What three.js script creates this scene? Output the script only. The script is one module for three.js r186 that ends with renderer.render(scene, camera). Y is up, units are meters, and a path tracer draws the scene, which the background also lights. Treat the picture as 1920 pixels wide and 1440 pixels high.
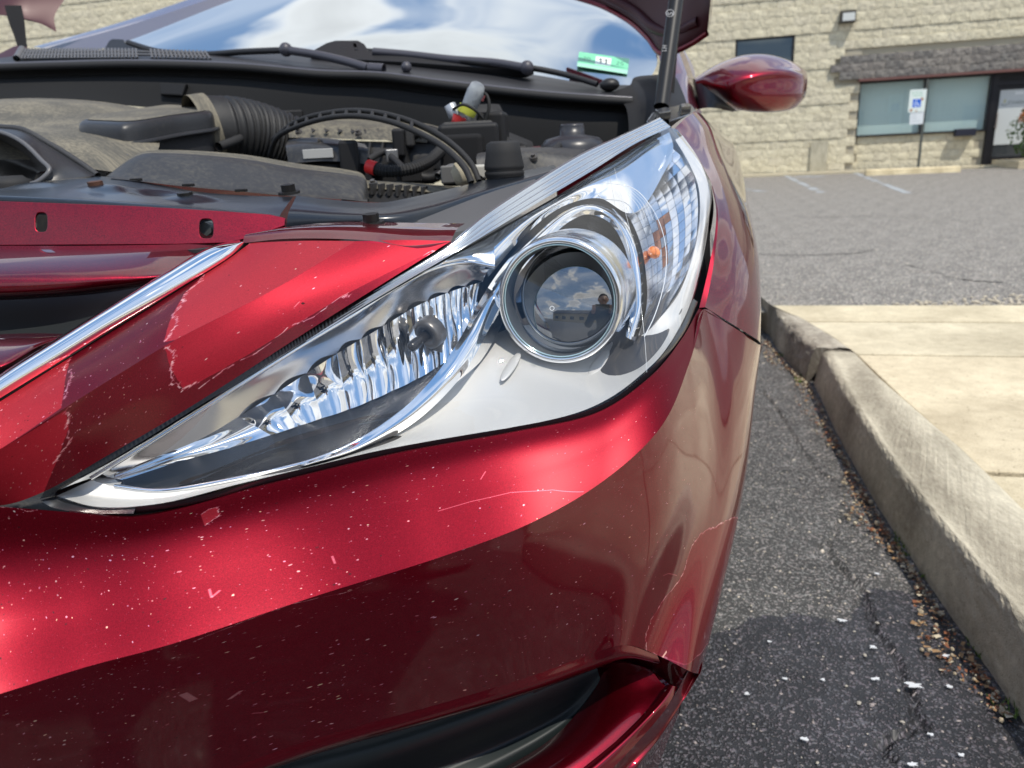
import * as THREE from 'three';
import { mergeGeometries } from 'three/addons/utils/BufferGeometryUtils.js';
import { RoundedBoxGeometry } from 'three/addons/geometries/RoundedBoxGeometry.js';
import { MarchingCubes } from 'three/addons/objects/MarchingCubes.js';
import { FontLoader } from 'three/addons/loaders/FontLoader.js';
import { TextGeometry } from 'three/addons/geometries/TextGeometry.js';

/* ------------------------------------------------ camera, sky, sun, exposure */
const scene = new THREE.Scene();
const V = (x, y, z) => new THREE.Vector3(x, y, z);
const FPX = 1383, CAM = V(0, 0.88, 0);
const yaw = 14 * Math.PI / 180, pitch = 17.4 * Math.PI / 180, roll = 0.05;
const fwd = V(-Math.sin(yaw) * Math.cos(pitch), -Math.sin(pitch), -Math.cos(yaw) * Math.cos(pitch));
const right0 = V(Math.cos(yaw), 0, -Math.sin(yaw));
const up0 = right0.clone().cross(fwd);
const right = right0.clone().multiplyScalar(Math.cos(roll)).addScaledVector(up0, -Math.sin(roll));
const up = up0.clone().multiplyScalar(Math.cos(roll)).addScaledVector(right0, Math.sin(roll));
const camera = new THREE.PerspectiveCamera(2 * Math.atan(720 / FPX) * 180 / Math.PI, 4 / 3, 0.02, 3000);
camera.position.copy(CAM);
camera.up.copy(up);
camera.lookAt(CAM.clone().add(fwd));
camera.focus = 0.6;
camera.userData.fStop = 10;

/* seeded random and noise */
function rng(seed) { let s = seed >>> 0; return () => { s = (s + 0x6D2B79F5) >>> 0; let t = s; t = Math.imul(t ^ (t >>> 15), t | 1); t ^= t + Math.imul(t ^ (t >>> 7), t | 61); return ((t ^ (t >>> 14)) >>> 0) / 4294967296; }; }
const rnd = rng(7);
function h2(x, y, s) { let n = Math.imul(x, 374761393) + Math.imul(y, 668265263) + Math.imul(s, 1442695041); n = Math.imul(n ^ (n >>> 13), 1274126177); return ((n ^ (n >>> 16)) >>> 0) / 4294967296; }
function vnoise(x, y, s, w = 1 << 20) {
  const xi = Math.floor(x), yi = Math.floor(y), fx = x - xi, fy = y - yi, u = fx * fx * (3 - 2 * fx), v = fy * fy * (3 - 2 * fy);
  const m = (a) => ((a % w) + w) % w, a = m(xi), b = m(xi + 1), c = m(yi), d = m(yi + 1);
  const p = h2(a, c, s), q = h2(b, c, s), r = h2(a, d, s), t = h2(b, d, s);
  return p + (q - p) * u + (r - p) * v + (p - q - r + t) * u * v;
}
function fbm(x, y, s, o = 5, w = 1 << 20) { let a = 0.5, f = 1, r = 0; for (let i = 0; i < o; i++) { r += a * vnoise(x * f, y * f, s + i * 17, w * f); a *= 0.5; f *= 2; } return r / (1 - Math.pow(0.5, o)); }
const smooth = (a, b, x) => { const t = Math.min(1, Math.max(0, (x - a) / (b - a))); return t * t * (3 - 2 * t); };
const lerp = (a, b, t) => a + (b - a) * t;

const CLX = 27, CLZ = 27;
/* sky: blue air with broken white cloud, the same all round */
{
  const w = 2048, h = 1024, data = new Float32Array(w * h * 4);
  for (let j = 0; j < h; j++) {
    const el = ((j + 0.5) / h - 0.5) * Math.PI, se = Math.sin(el), ce = Math.cos(el);
    for (let i = 0; i < w; i++) {
      const az = ((i + 0.5) / w - 0.5) * 2 * Math.PI, k = (j * w + i) * 4;
      let r, g, b;
      const t = Math.pow(Math.max(0, se), 0.45);
      r = lerp(0.66, 0.17, t); g = lerp(0.77, 0.38, t); b = lerp(0.88, 0.78, t);
      if (se > 0) {
        const q = 1 / (se + 0.10), cx = Math.cos(az) * ce * q, cz = Math.sin(az) * ce * q;
        const wx = fbm(cx * 0.9 + 3, cz * 0.9, 5, 3) * 1.4, wz = fbm(cx * 0.9, cz * 0.9 + 7, 9, 3) * 1.4;
        const n = fbm(cx * 1.7 + wx + CLX, cz * 1.7 + wz + CLZ, 21, 8);
        let c = smooth(0.485, 0.60, n);
        const thin = smooth(0.42, 0.8, fbm(cx * 0.8 + wz * 2, cz * 2.2 + wx, 41, 5)) * 0.35;
        c = Math.max(c, thin);
        const sh = 0.72 + 0.5 * smooth(0.75, 0.45, n);
        r = lerp(r, 1.3 * sh, c); g = lerp(g, 1.32 * sh, c); b = lerp(b, 1.34 * sh, c);
      } else { r = 0.5; g = 0.5; b = 0.48; }
      data[k] = r; data[k + 1] = g; data[k + 2] = b; data[k + 3] = 1;
    }
  }
  const tex = new THREE.DataTexture(data, w, h, THREE.RGBAFormat, THREE.FloatType);
  tex.mapping = THREE.EquirectangularReflectionMapping;
  tex.magFilter = tex.minFilter = THREE.LinearFilter;
  tex.needsUpdate = true;
  scene.background = tex;
  scene.environment = tex;
}
const SUNDIR = V(0.40, 1.0, 0.38).normalize();
const sun = new THREE.DirectionalLight(new THREE.Color().setRGB(1, 0.93, 0.82), 4.2);
sun.position.copy(SUNDIR).multiplyScalar(60);
sun.castShadow = true;
sun.shadow.mapSize.set(4096, 4096);
Object.assign(sun.shadow.camera, { left: -30, right: 30, top: 30, bottom: -30, near: 1, far: 140 });
sun.shadow.radius = 1;
scene.add(sun, sun.target);
const renderer = new THREE.WebGLRenderer({ antialias: true });
renderer.setSize(1024, 768);
renderer.toneMapping = THREE.LinearToneMapping;
renderer.toneMappingExposure = 1.0;
renderer.shadowMap.enabled = true;

/* ------------------------------------------------ helpers */
const rayOf = (x, y) => fwd.clone().addScaledVector(right, (x - 960) / FPX).addScaledVector(up, -(y - 720) / FPX);
const P = (x, y, d) => CAM.clone().addScaledVector(rayOf(x, y), d);       // a pixel and its depth
const onY = (x, y, h) => { const k = rayOf(x, y); return P(x, y, (h - CAM.y) / k.y); };
const onZ = (x, y, z) => { const k = rayOf(x, y); return P(x, y, (z - CAM.z) / k.z); };
const proj = (p) => { const v = p.clone().sub(CAM), d = v.dot(fwd); return [960 + FPX * v.dot(right) / d, 720 - FPX * v.dot(up) / d, d]; };
const toV = (a) => (a.isVector3 ? a : P(a[0], a[1], a[2]));
const names = new Map();
function numbered(n) { const k = names.get(n) || 0; names.set(n, k + 1); return k ? n + '_' + String(k).padStart(3, '0') : n; }
function mesh(name, geo, mat, parent) {
  const m = new THREE.Mesh(geo, mat); m.name = name; m.castShadow = m.receiveShadow = true; parent.add(m); return m;
}
function top(name, label, category, group, o = new THREE.Group()) {
  o.name = numbered(name); o.userData.label = label; o.userData.category = category; if (group) o.userData.group = group;
  if (o.isMesh) o.castShadow = o.receiveShadow = true;
  scene.add(o); return o;
}
function structure(name, geo, mat) { const m = mesh(name, geo, mat, scene); m.userData.kind = 'structure'; return m; }

/* a surface through rows of points (each row the same number), smooth both ways; uv in 0..1 or metres */
function surf(rows, nu = 40, nv = 16, o = {}) {
  const R = rows.map((r) => r.map(toV));
  const curves = R.map((r) => new THREE.CatmullRomCurve3(r, false, 'centripetal'));
  const pos = new Float32Array((nu + 1) * (nv + 1) * 3), uv = new Float32Array((nu + 1) * (nv + 1) * 2), idx = [];
  for (let i = 0; i <= nu; i++) {
    const col = curves.map((c) => c.getPoint(i / nu));
    const cc = col.length > 2 ? new THREE.CatmullRomCurve3(col, false, 'centripetal') : null;
    for (let j = 0; j <= nv; j++) {
      const p = cc ? cc.getPoint(j / nv) : col[0].clone().lerp(col[1], j / nv), k = j * (nu + 1) + i;
      if (o.shape) o.shape(p, i / nu, j / nv);
      pos.set([p.x, p.y, p.z], k * 3); uv.set([i / nu, j / nv], k * 2);
    }
  }
  if (o.metres) {   // lengths along the surface
    const at = (i, j) => { const k = (j * (nu + 1) + i) * 3; return V(pos[k], pos[k + 1], pos[k + 2]); };
    for (let j = 0; j <= nv; j++) { let s = 0; for (let i = 0; i <= nu; i++) { if (i) s += at(i, j).distanceTo(at(i - 1, j)); uv[(j * (nu + 1) + i) * 2] = s / o.metres; } }
    for (let i = 0; i <= nu; i++) { let s = 0; for (let j = 0; j <= nv; j++) { if (j) s += at(i, j).distanceTo(at(i, j - 1)); uv[(j * (nu + 1) + i) * 2 + 1] = s / o.metres; } }
  }
  for (let j = 0; j < nv; j++) for (let i = 0; i < nu; i++) { const a = j * (nu + 1) + i, b = a + 1, c = a + nu + 1, d = c + 1; idx.push(a, c, b, b, c, d); }
  const g = new THREE.BufferGeometry();
  g.setAttribute('position', new THREE.BufferAttribute(pos, 3)); g.setAttribute('uv', new THREE.BufferAttribute(uv, 2)); g.setIndex(idx);
  g.computeVertexNormals();
  return g;
}
function merge(list) {
  return mergeGeometries(list.map((g) => {
    const n = g.index ? g.toNonIndexed() : g.clone();
    for (const k of Object.keys(n.attributes)) if (!['position', 'normal', 'uv'].includes(k)) n.deleteAttribute(k);
    return n;
  }));
}
/* a traced outline on a plane, with thickness along the plane's normal */
function plate(outline, plane, thick, holes = [], bevel = 0) {
  const [o, a, b] = plane.map(toV);
  const ex = a.clone().sub(o).normalize(), n = ex.clone().cross(b.clone().sub(o)).normalize(), ey = n.clone().cross(ex);
  const flat = (q) => { const k = rayOf(q[0], q[1]), t = o.clone().sub(CAM).dot(n) / k.dot(n), v = CAM.clone().addScaledVector(k, t).sub(o); return new THREE.Vector2(v.dot(ex), v.dot(ey)); };
  const s = new THREE.Shape(outline.map(flat));
  for (const h of holes) s.holes.push(new THREE.Path(h.map(flat)));
  const g = new THREE.ExtrudeGeometry(s, { depth: thick, bevelEnabled: bevel > 0, bevelThickness: bevel, bevelSize: bevel, bevelOffset: -bevel, bevelSegments: 2, curveSegments: 8 });
  { const uv = g.attributes.uv; for (let i = 0; i < uv.count; i++) uv.setXY(i, uv.getX(i) / .25, uv.getY(i) / .25); }
  const away = n.dot(rayOf(960, 720)) > 0 ? 0 : -thick;
  g.translate(0, 0, away);
  g.applyMatrix4(new THREE.Matrix4().makeBasis(ex, ey, n).setPosition(o));
  return g;
}
const curve = (pts, closed = false) => new THREE.CatmullRomCurve3(pts.map(toV), closed, 'centripetal');
const tube = (pts, r, n = 40, k = 10, closed = false) => new THREE.TubeGeometry(curve(pts, closed), n, r, k, closed);
function ovalPx(cx, cy, rx, ry, n = 20, sq = 2.6) { const a = []; for (let i = 0; i < n; i++) { const t = i / n * 2 * Math.PI, c = Math.cos(t), s = Math.sin(t); a.push([cx + rx * Math.sign(c) * Math.pow(Math.abs(c), 2 / sq), cy + ry * Math.sign(s) * Math.pow(Math.abs(s), 2 / sq)]); } return a; }
function orient(g, at, zdir, ydir = V(0, 1, 0)) {      // a geometry's local z along zdir
  const z = zdir.clone().normalize(), x = ydir.clone().cross(z).normalize(), y = z.clone().cross(x);
  return g.applyMatrix4(new THREE.Matrix4().makeBasis(x, y, z).setPosition(at));
}
function box(x, y, z, r = 0.004, seg = 2) { return new RoundedBoxGeometry(x, y, z, seg, r); }
function lathe(pts, seg = 48) { return new THREE.LatheGeometry(pts.map((p) => new THREE.Vector2(p[0], p[1])), seg); }

/* textures */
function tex(w, h, fn, srgb = true, rep = true) {
  const d = new Uint8Array(w * h * 4);
  for (let j = 0; j < h; j++) for (let i = 0; i < w; i++) { const c = fn(i, j), k = (j * w + i) * 4; d[k] = c[0]; d[k + 1] = c[1]; d[k + 2] = c[2]; d[k + 3] = 255; }
  const t = new THREE.DataTexture(d, w, h, THREE.RGBAFormat);
  if (srgb) t.colorSpace = THREE.SRGBColorSpace;
  t.magFilter = THREE.LinearFilter; t.minFilter = THREE.LinearMipmapLinearFilter; t.generateMipmaps = true;
  if (rep) t.wrapS = t.wrapT = THREE.RepeatWrapping;
  t.needsUpdate = true; return t;
}
const cl = (v) => Math.max(0, Math.min(255, v));
const lin = (r, g, b) => new THREE.Color().setRGB(r, g, b);
const STD = (o) => new THREE.MeshStandardMaterial(o);
const PHY = (o) => new THREE.MeshPhysicalMaterial(o);

/* ------------------------------------------------ materials of the setting */
function speckle(w, seed, n, fn) { const r = rng(seed); for (let i = 0; i < n; i++) fn(r); }
const asphaltField = (size, seed, stones) => {     // aggregate: height and tone of each stone
  const hgt = new Float32Array(size * size), ton = new Float32Array(size * size), r = rng(seed);
  for (let k = 0; k < stones; k++) {
    const cx = r() * size, cy = r() * size, rad = 1.5 + r() * r() * 7, t = r(), hh = 0.4 + 0.6 * r(), e = 0.6 + 0.8 * r(), a = r() * 3.14, ca = Math.cos(a), sa = Math.sin(a);
    const R = Math.ceil(rad * 1.5);
    for (let j = -R; j <= R; j++) for (let i = -R; i <= R; i++) {
      const u = (i * ca + j * sa) / e, v = (-i * sa + j * ca) * e, q = (u * u + v * v) / (rad * rad);
      if (q < 1) { const x = ((Math.floor(cx + i) % size) + size) % size, y = ((Math.floor(cy + j) % size) + size) % size, z = hh * Math.sqrt(1 - q); if (z > hgt[y * size + x]) { hgt[y * size + x] = z; ton[y * size + x] = t; } }
    }
  }
  return { hgt, ton };
};
const aggregate = asphaltField(1024, 3, 16000);
function asphalt(base, spread, seed, rep) {
  const S = 1024, map = tex(S, S, (i, j) => {
    const k = j * S + i, t = aggregate.ton[k], hh = aggregate.hgt[k], n = fbm(i / 128, j / 128, seed, 4, 8);
    let v = base[0] * (0.55 + 0.5 * hh) + (t - 0.5) * spread + (n - 0.5) * 26, w = 0;
    if (t > 0.98) { v += 46; w = 8; }
    const g = (h2(i, j, seed) - 0.5) * 12;
    return [cl(v + g + w * 1.2 + (t > 0.6 ? 5 : 0)), cl(v * base[1] + g + w * 0.6), cl(v * base[2] + g - w)];
  });
  const bump = tex(S, S, (i, j) => { const v = 255 * Math.min(1, aggregate.hgt[j * S + i] * 0.9); return [v, v, v]; }, false);
  map.repeat.set(rep, rep); bump.repeat.set(rep, rep);
  return STD({ map, bumpMap: bump, bumpScale: 0.0026, roughness: 0.9 });
}
const laneMat = asphalt([138, 0.995, 0.98], 26, 31, 1);
const wetMat = asphalt([88, 1.0, 1.07], 24, 33, 1); wetMat.roughness = 0.5;
const lotMat = asphalt([190, 0.975, 0.925], 20, 57, 1);
const concreteTex = (c, amp, seed, grain = 16) => tex(1024, 1024, (i, j) => {
  const n = fbm(i / 256, j / 256, seed, 5, 4), f = fbm(i / 22, j / 22, seed + 9, 3, 46.5454), g = (h2(i, j, seed) - 0.5) * grain, pit = h2(i >> 1, j >> 1, seed + 3) > 0.988 ? -40 : h2(i >> 2, j >> 2, seed + 5) > 0.9965 ? -55 : 0;
  const v = (n - 0.5) * amp * 2.4 + (f - 0.5) * amp * 0.9 + g + pit;
  return [cl(c[0] + v), cl(c[1] + v), cl(c[2] + v * 0.92)];
});
const grainBump = tex(512, 512, (i, j) => { const v = 128 + (h2(i, j, 3) - 0.5) * 120 + (fbm(i / 12, j / 12, 8, 3, 42.6667) - 0.5) * 190; return [cl(v), cl(v), cl(v)]; }, false);
const kerbMat = STD({ map: concreteTex([178, 170, 150], 36, 71, 46), bumpMap: grainBump, bumpScale: 0.0022, roughness: 0.92 });
const kerbDarkMat = STD({ map: concreteTex([158, 150, 135], 46, 75, 40), bumpMap: grainBump, bumpScale: 0.004, roughness: 0.95 });  // rough stained concrete, with some shade also put into the darker colour
const slabMats = [0, 1, 2].map((k) => STD({ map: concreteTex([[193, 181, 153], [187, 176, 150], [196, 183, 155]][k], 26, 80 + k * 7, 26), bumpMap: grainBump, bumpScale: 0.003, roughness: 0.95 }));

/* ------------------------------------------------ ground, road, lot */
function flatPoly(pts, y, uvScale, hgt) {
  const s = new THREE.Shape(pts.map((p) => new THREE.Vector2(p[0], -p[1]))), g = new THREE.ShapeGeometry(s, 1);
  g.rotateX(-Math.PI / 2); g.translate(0, y, 0);
  const p = g.attributes.position, uv = g.attributes.uv;
  for (let i = 0; i < p.count; i++) uv.setXY(i, p.getX(i) / uvScale, p.getZ(i) / uvScale);
  g.computeVertexNormals();
  return g;
}
structure('ground', flatPoly([[-900, -900], [900, -900], [900, 900], [-900, 900]], -0.012, 0.9), lotMat);
structure('parking_lot', flatPoly([[-40, -60], [40, -60], [40, -3.52], [0.2, -3.62], [-40, -3.62]], 0.0, 0.85), lotMat);
/* lane: fine mesh with real cracks pressed in and a newer, darker coat */
{
  const x0 = -1.2, x1 = 0.62, z0 = -3.6, z1 = 0.6, nx = 300, nz = 620;
  const cracks = [
    [[1585, 955], [1562, 1005], [1556, 1046], [1600, 1090], [1625, 1130], [1638, 1178], [1665, 1212], [1690, 1255], [1707, 1310], [1722, 1350], [1735, 1370]],
    [[1720, 1360], [1662, 1392], [1650, 1410], [1670, 1425]], [[1625, 1118], [1570, 1060], [1535, 1020]],
    [[1430, 735], [1470, 790], [1500, 840], [1530, 880], [1560, 905]],
  ].map((c) => { const r = rng(c.length); return curve(c.map((q) => onY(q[0], q[1], 0))).getPoints(60).map((p) => [p.x + (r() - 0.5) * 0.012, p.z + (r() - 0.5) * 0.012]); });
  const g = new THREE.PlaneGeometry(x1 - x0, z1 - z0, nx, nz); g.rotateX(-Math.PI / 2); g.translate((x0 + x1) / 2, 0, (z0 + z1) / 2);
  const p = g.attributes.position, uv = g.attributes.uv;
  for (let i = 0; i < p.count; i++) {
    const x = p.getX(i), z = p.getZ(i); let y = 0.004 + (fbm(x * 3 + 50, z * 3 + 50, 12, 3) - 0.5) * 0.010 + (vnoise(x * 90 + 900, z * 90 + 900, 4) - 0.5) * 0.0014;
    for (const c of cracks) for (let k = 0; k + 1 < c.length; k++) {
      const dx = x - c[k][0], dz = z - c[k][1]; if (dx * dx + dz * dz > 0.004) continue;
      const ex = c[k + 1][0] - c[k][0], ez = c[k + 1][1] - c[k][1], t = Math.max(0, Math.min(1, (dx * ex + dz * ez) / (ex * ex + ez * ez + 1e-9))), q = Math.hypot(dx - t * ex, dz - t * ez);
      if (q < 0.007) y = Math.min(y, 0.004 - 0.016 * (1 - q / 0.007));
    }
    p.setY(i, Math.max(-0.011, y)); uv.setXY(i, x / 0.5, z / 0.5);
  }
  g.computeVertexNormals();
  /* where wash water has run to the gutter the coat is dark and slick */
  const wetPoly = [[1150, 1500], [1290, 1290], [1345, 1196], [1400, 1167], [1500, 1160], [1598, 1163], [1612, 1122], [1640, 1108], [1700, 1112], [1755, 1132], [1790, 1165], [1850, 1222], [1880, 1290], [1902, 1348], [1990, 1500], [1990, 1900], [1150, 1900]].map((q) => { const p = onY(q[0], q[1], 0); return [p.x, p.z]; });
  const inWet = (x, z) => { x += (fbm(x * 22 + 9, z * 22 + 9, 5, 3) - .5) * .05; z += (fbm(x * 22 + 40, z * 22 + 3, 8, 3) - .5) * .05; let c = false; for (let i = 0, j = wetPoly.length - 1; i < wetPoly.length; j = i++) { const a = wetPoly[i], b = wetPoly[j]; if ((a[1] > z) !== (b[1] > z) && x < (b[0] - a[0]) * (z - a[1]) / (b[1] - a[1]) + a[0]) c = !c; } return c; };
  const id = g.index.array, dry = [], wet = [];
  for (let k = 0; k < id.length; k += 3) { const x = (p.getX(id[k]) + p.getX(id[k + 1]) + p.getX(id[k + 2])) / 3, z = (p.getZ(id[k]) + p.getZ(id[k + 1]) + p.getZ(id[k + 2])) / 3; (inWet(x, z) ? wet : dry).push(id[k], id[k + 1], id[k + 2]); }
  const gw = g.clone(); gw.setIndex(wet); g.setIndex(dry);
  structure('wet_patch', gw, wetMat);
  structure('road', g, laneMat);
  structure('road', flatPoly([[-40, -3.6], [-1.2, -3.6], [-1.2, 40], [-40, 40]], 0.001, 0.5), laneMat).name = 'road_001';
  structure('road', flatPoly([[-1.2, 0.6], [0.62, 0.6], [0.62, 40], [-1.2, 40]], 0.001, 0.5), laneMat).name = 'road_002';
}

/* kerb: cast lengths, rounded nose, rough face */
const KH = 0.14;
function kerbPiece(name, label, base, back, mat, parentUv = 0.6, rough = 0.004) {
  const n = base.length, rows = [];
  const prof = (b, k, t) => { // from foot of the face over the nose to the joint behind
    const e = k.clone().sub(b); e.y = 0; const L = e.length(); e.normalize();
    const lean = 0.02, q = [[0, -0.03], [0.004, 0.0], [lean * 0.6, KH * 0.5], [lean, KH - 0.034], [lean + 0.009, KH - 0.012], [lean + 0.03, KH - 0.001], [lean + 0.06, KH], [L, KH], [L, -0.03]][t];
    return b.clone().addScaledVector(e, q[0]).setY(q[1]);
  };
  for (let t = 0; t < 9; t++) rows.push(base.map((b, i) => prof(b, back[i], t)));
  const g = surf(rows, 420, 72, { metres: parentUv, shape: (p) => { const f = p.y > -0.02 ? 1 : 0, nz = p.y > KH * .8 && p.y < KH * .99 ? 1 : .35, d = ((fbm(p.z * 18 + 40, p.x * 18 + p.y * 26 + 90, 33, 4) - 0.5) * rough + (fbm(p.z * 95 + 40, (p.x + p.y * 1.3) * 95 + 90, 35, 3) - .55) * .004 * nz) * f; p.y += d; p.x -= d * 0.8; } });
  const a = rows.map((r) => r[0]), b = rows.map((r) => r[n - 1]), caps = [];
  for (const c of [a, b]) { const s = [], m = c.reduce((q, p) => q.add(p), V(0, 0, 0)).multiplyScalar(1 / c.length); for (let i = 0; i + 1 < c.length; i++) s.push(m.x, m.y, m.z, c[i].x, c[i].y, c[i].z, c[i + 1].x, c[i + 1].y, c[i + 1].z); const q = new THREE.BufferGeometry(); q.setAttribute('position', new THREE.Float32BufferAttribute(s, 3)); q.setAttribute('uv', new THREE.Float32BufferAttribute(new Array(s.length / 3 * 2).fill(0).map((_, i) => (i % 7) / 9), 2)); q.computeVertexNormals(); caps.push(q); }
  const m = new THREE.Mesh(merge([g, ...caps]), mat);
  return top(name, label, 'kerb', 'cast kerb lengths beside the sidewalk', m);
}
const kb = (x, y) => onY(x, y, 0), kt = (x, y) => onY(x, y, KH);
kerbPiece('kerb', 'long pale concrete kerb with rounded nose, leaf litter along its foot',
  [kb(1524, 722), kb(1575, 828), kb(1631, 928), kb(1702, 1042), kb(1800, 1185), kb(1912, 1352), V(0.545, 0, -0.7), V(0.60, 0, 0.2)],
  [kt(1604, 664), kt(1650, 710), kt(1690, 747), kt(1735, 788), kt(1800, 845), kt(1920, 961), V(0.70, KH, -0.9), V(0.755, KH, 0.2)], kerbMat);
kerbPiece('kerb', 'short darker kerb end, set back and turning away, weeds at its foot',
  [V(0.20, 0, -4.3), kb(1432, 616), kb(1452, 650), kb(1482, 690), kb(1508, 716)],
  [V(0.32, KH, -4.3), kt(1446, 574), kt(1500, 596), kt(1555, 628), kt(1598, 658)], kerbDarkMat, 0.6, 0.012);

/* sidewalk slabs */
{
  const walk = new THREE.Group(); walk.name = 'sidewalk'; walk.userData.kind = 'structure'; scene.add(walk);
  const zf = -3.57, edges = [-3.57, -3.05, -2.58, -1.6, -0.7, 0.3];
  const backX = (z) => { // along the joint behind the kerb
    const pts = [kt(1446, 574), kt(1500, 596), kt(1555, 628), kt(1604, 664), kt(1690, 747), kt(1800, 845), kt(1920, 961), V(0.70, KH, -0.9), V(0.755, KH, 0.35)];
    for (let i = 0; i + 1 < pts.length; i++) if (z >= pts[i].z && z <= pts[i + 1].z) return lerp(pts[i].x, pts[i + 1].x, (z - pts[i].z) / (pts[i + 1].z - pts[i].z));
    return z < pts[0].z ? pts[0].x : pts[pts.length - 1].x;
  };
  const J = [onY(1445, 602, KH).z, onY(1620, 664, KH).z];
  const zs = [-3.60, J[0], J[1], onY(1850, 885, KH).z, -0.55, 0.35];
  const xs = [0, 1.62, 2.9];
  const r = rng(5);
  for (let k = 0; k + 1 < zs.length; k++) for (let c = 0; c < 3; c++) {
    const a = zs[k] + 0.009, b = zs[k + 1] - 0.009, pts = [];
    const n = c ? 1 : 8;
    for (let i = 0; i <= n; i++) { const z = lerp(a, b, i / n); pts.push([(c ? xs[c] : backX(z)) + 0.006, z]); }
    const xr = c < 2 ? xs[c + 1] - 0.008 : 4.4;
    pts.push([xr, b], [xr, a]);
    const s = new THREE.Shape(pts.map((p) => new THREE.Vector2(p[0], -p[1])));
    const g = new THREE.ExtrudeGeometry(s, { depth: 0.10, bevelEnabled: true, bevelThickness: 0.004, bevelSize: 0.004, bevelOffset: -0.004, bevelSegments: 2, curveSegments: 2 });
    g.rotateX(-Math.PI / 2); g.translate(0, KH - 0.106 + (r() - 0.5) * 0.006, 0);
    const p = g.attributes.position, uv = g.attributes.uv; for (let i = 0; i < p.count; i++) uv.setXY(i, (p.getX(i) + k * 0.37) / 1.1, (p.getZ(i) + p.getY(i) + c * 0.7) / 1.1);
    mesh('paving_slab', g, slabMats[(k + c) % 3], walk);
  }
}
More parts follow.
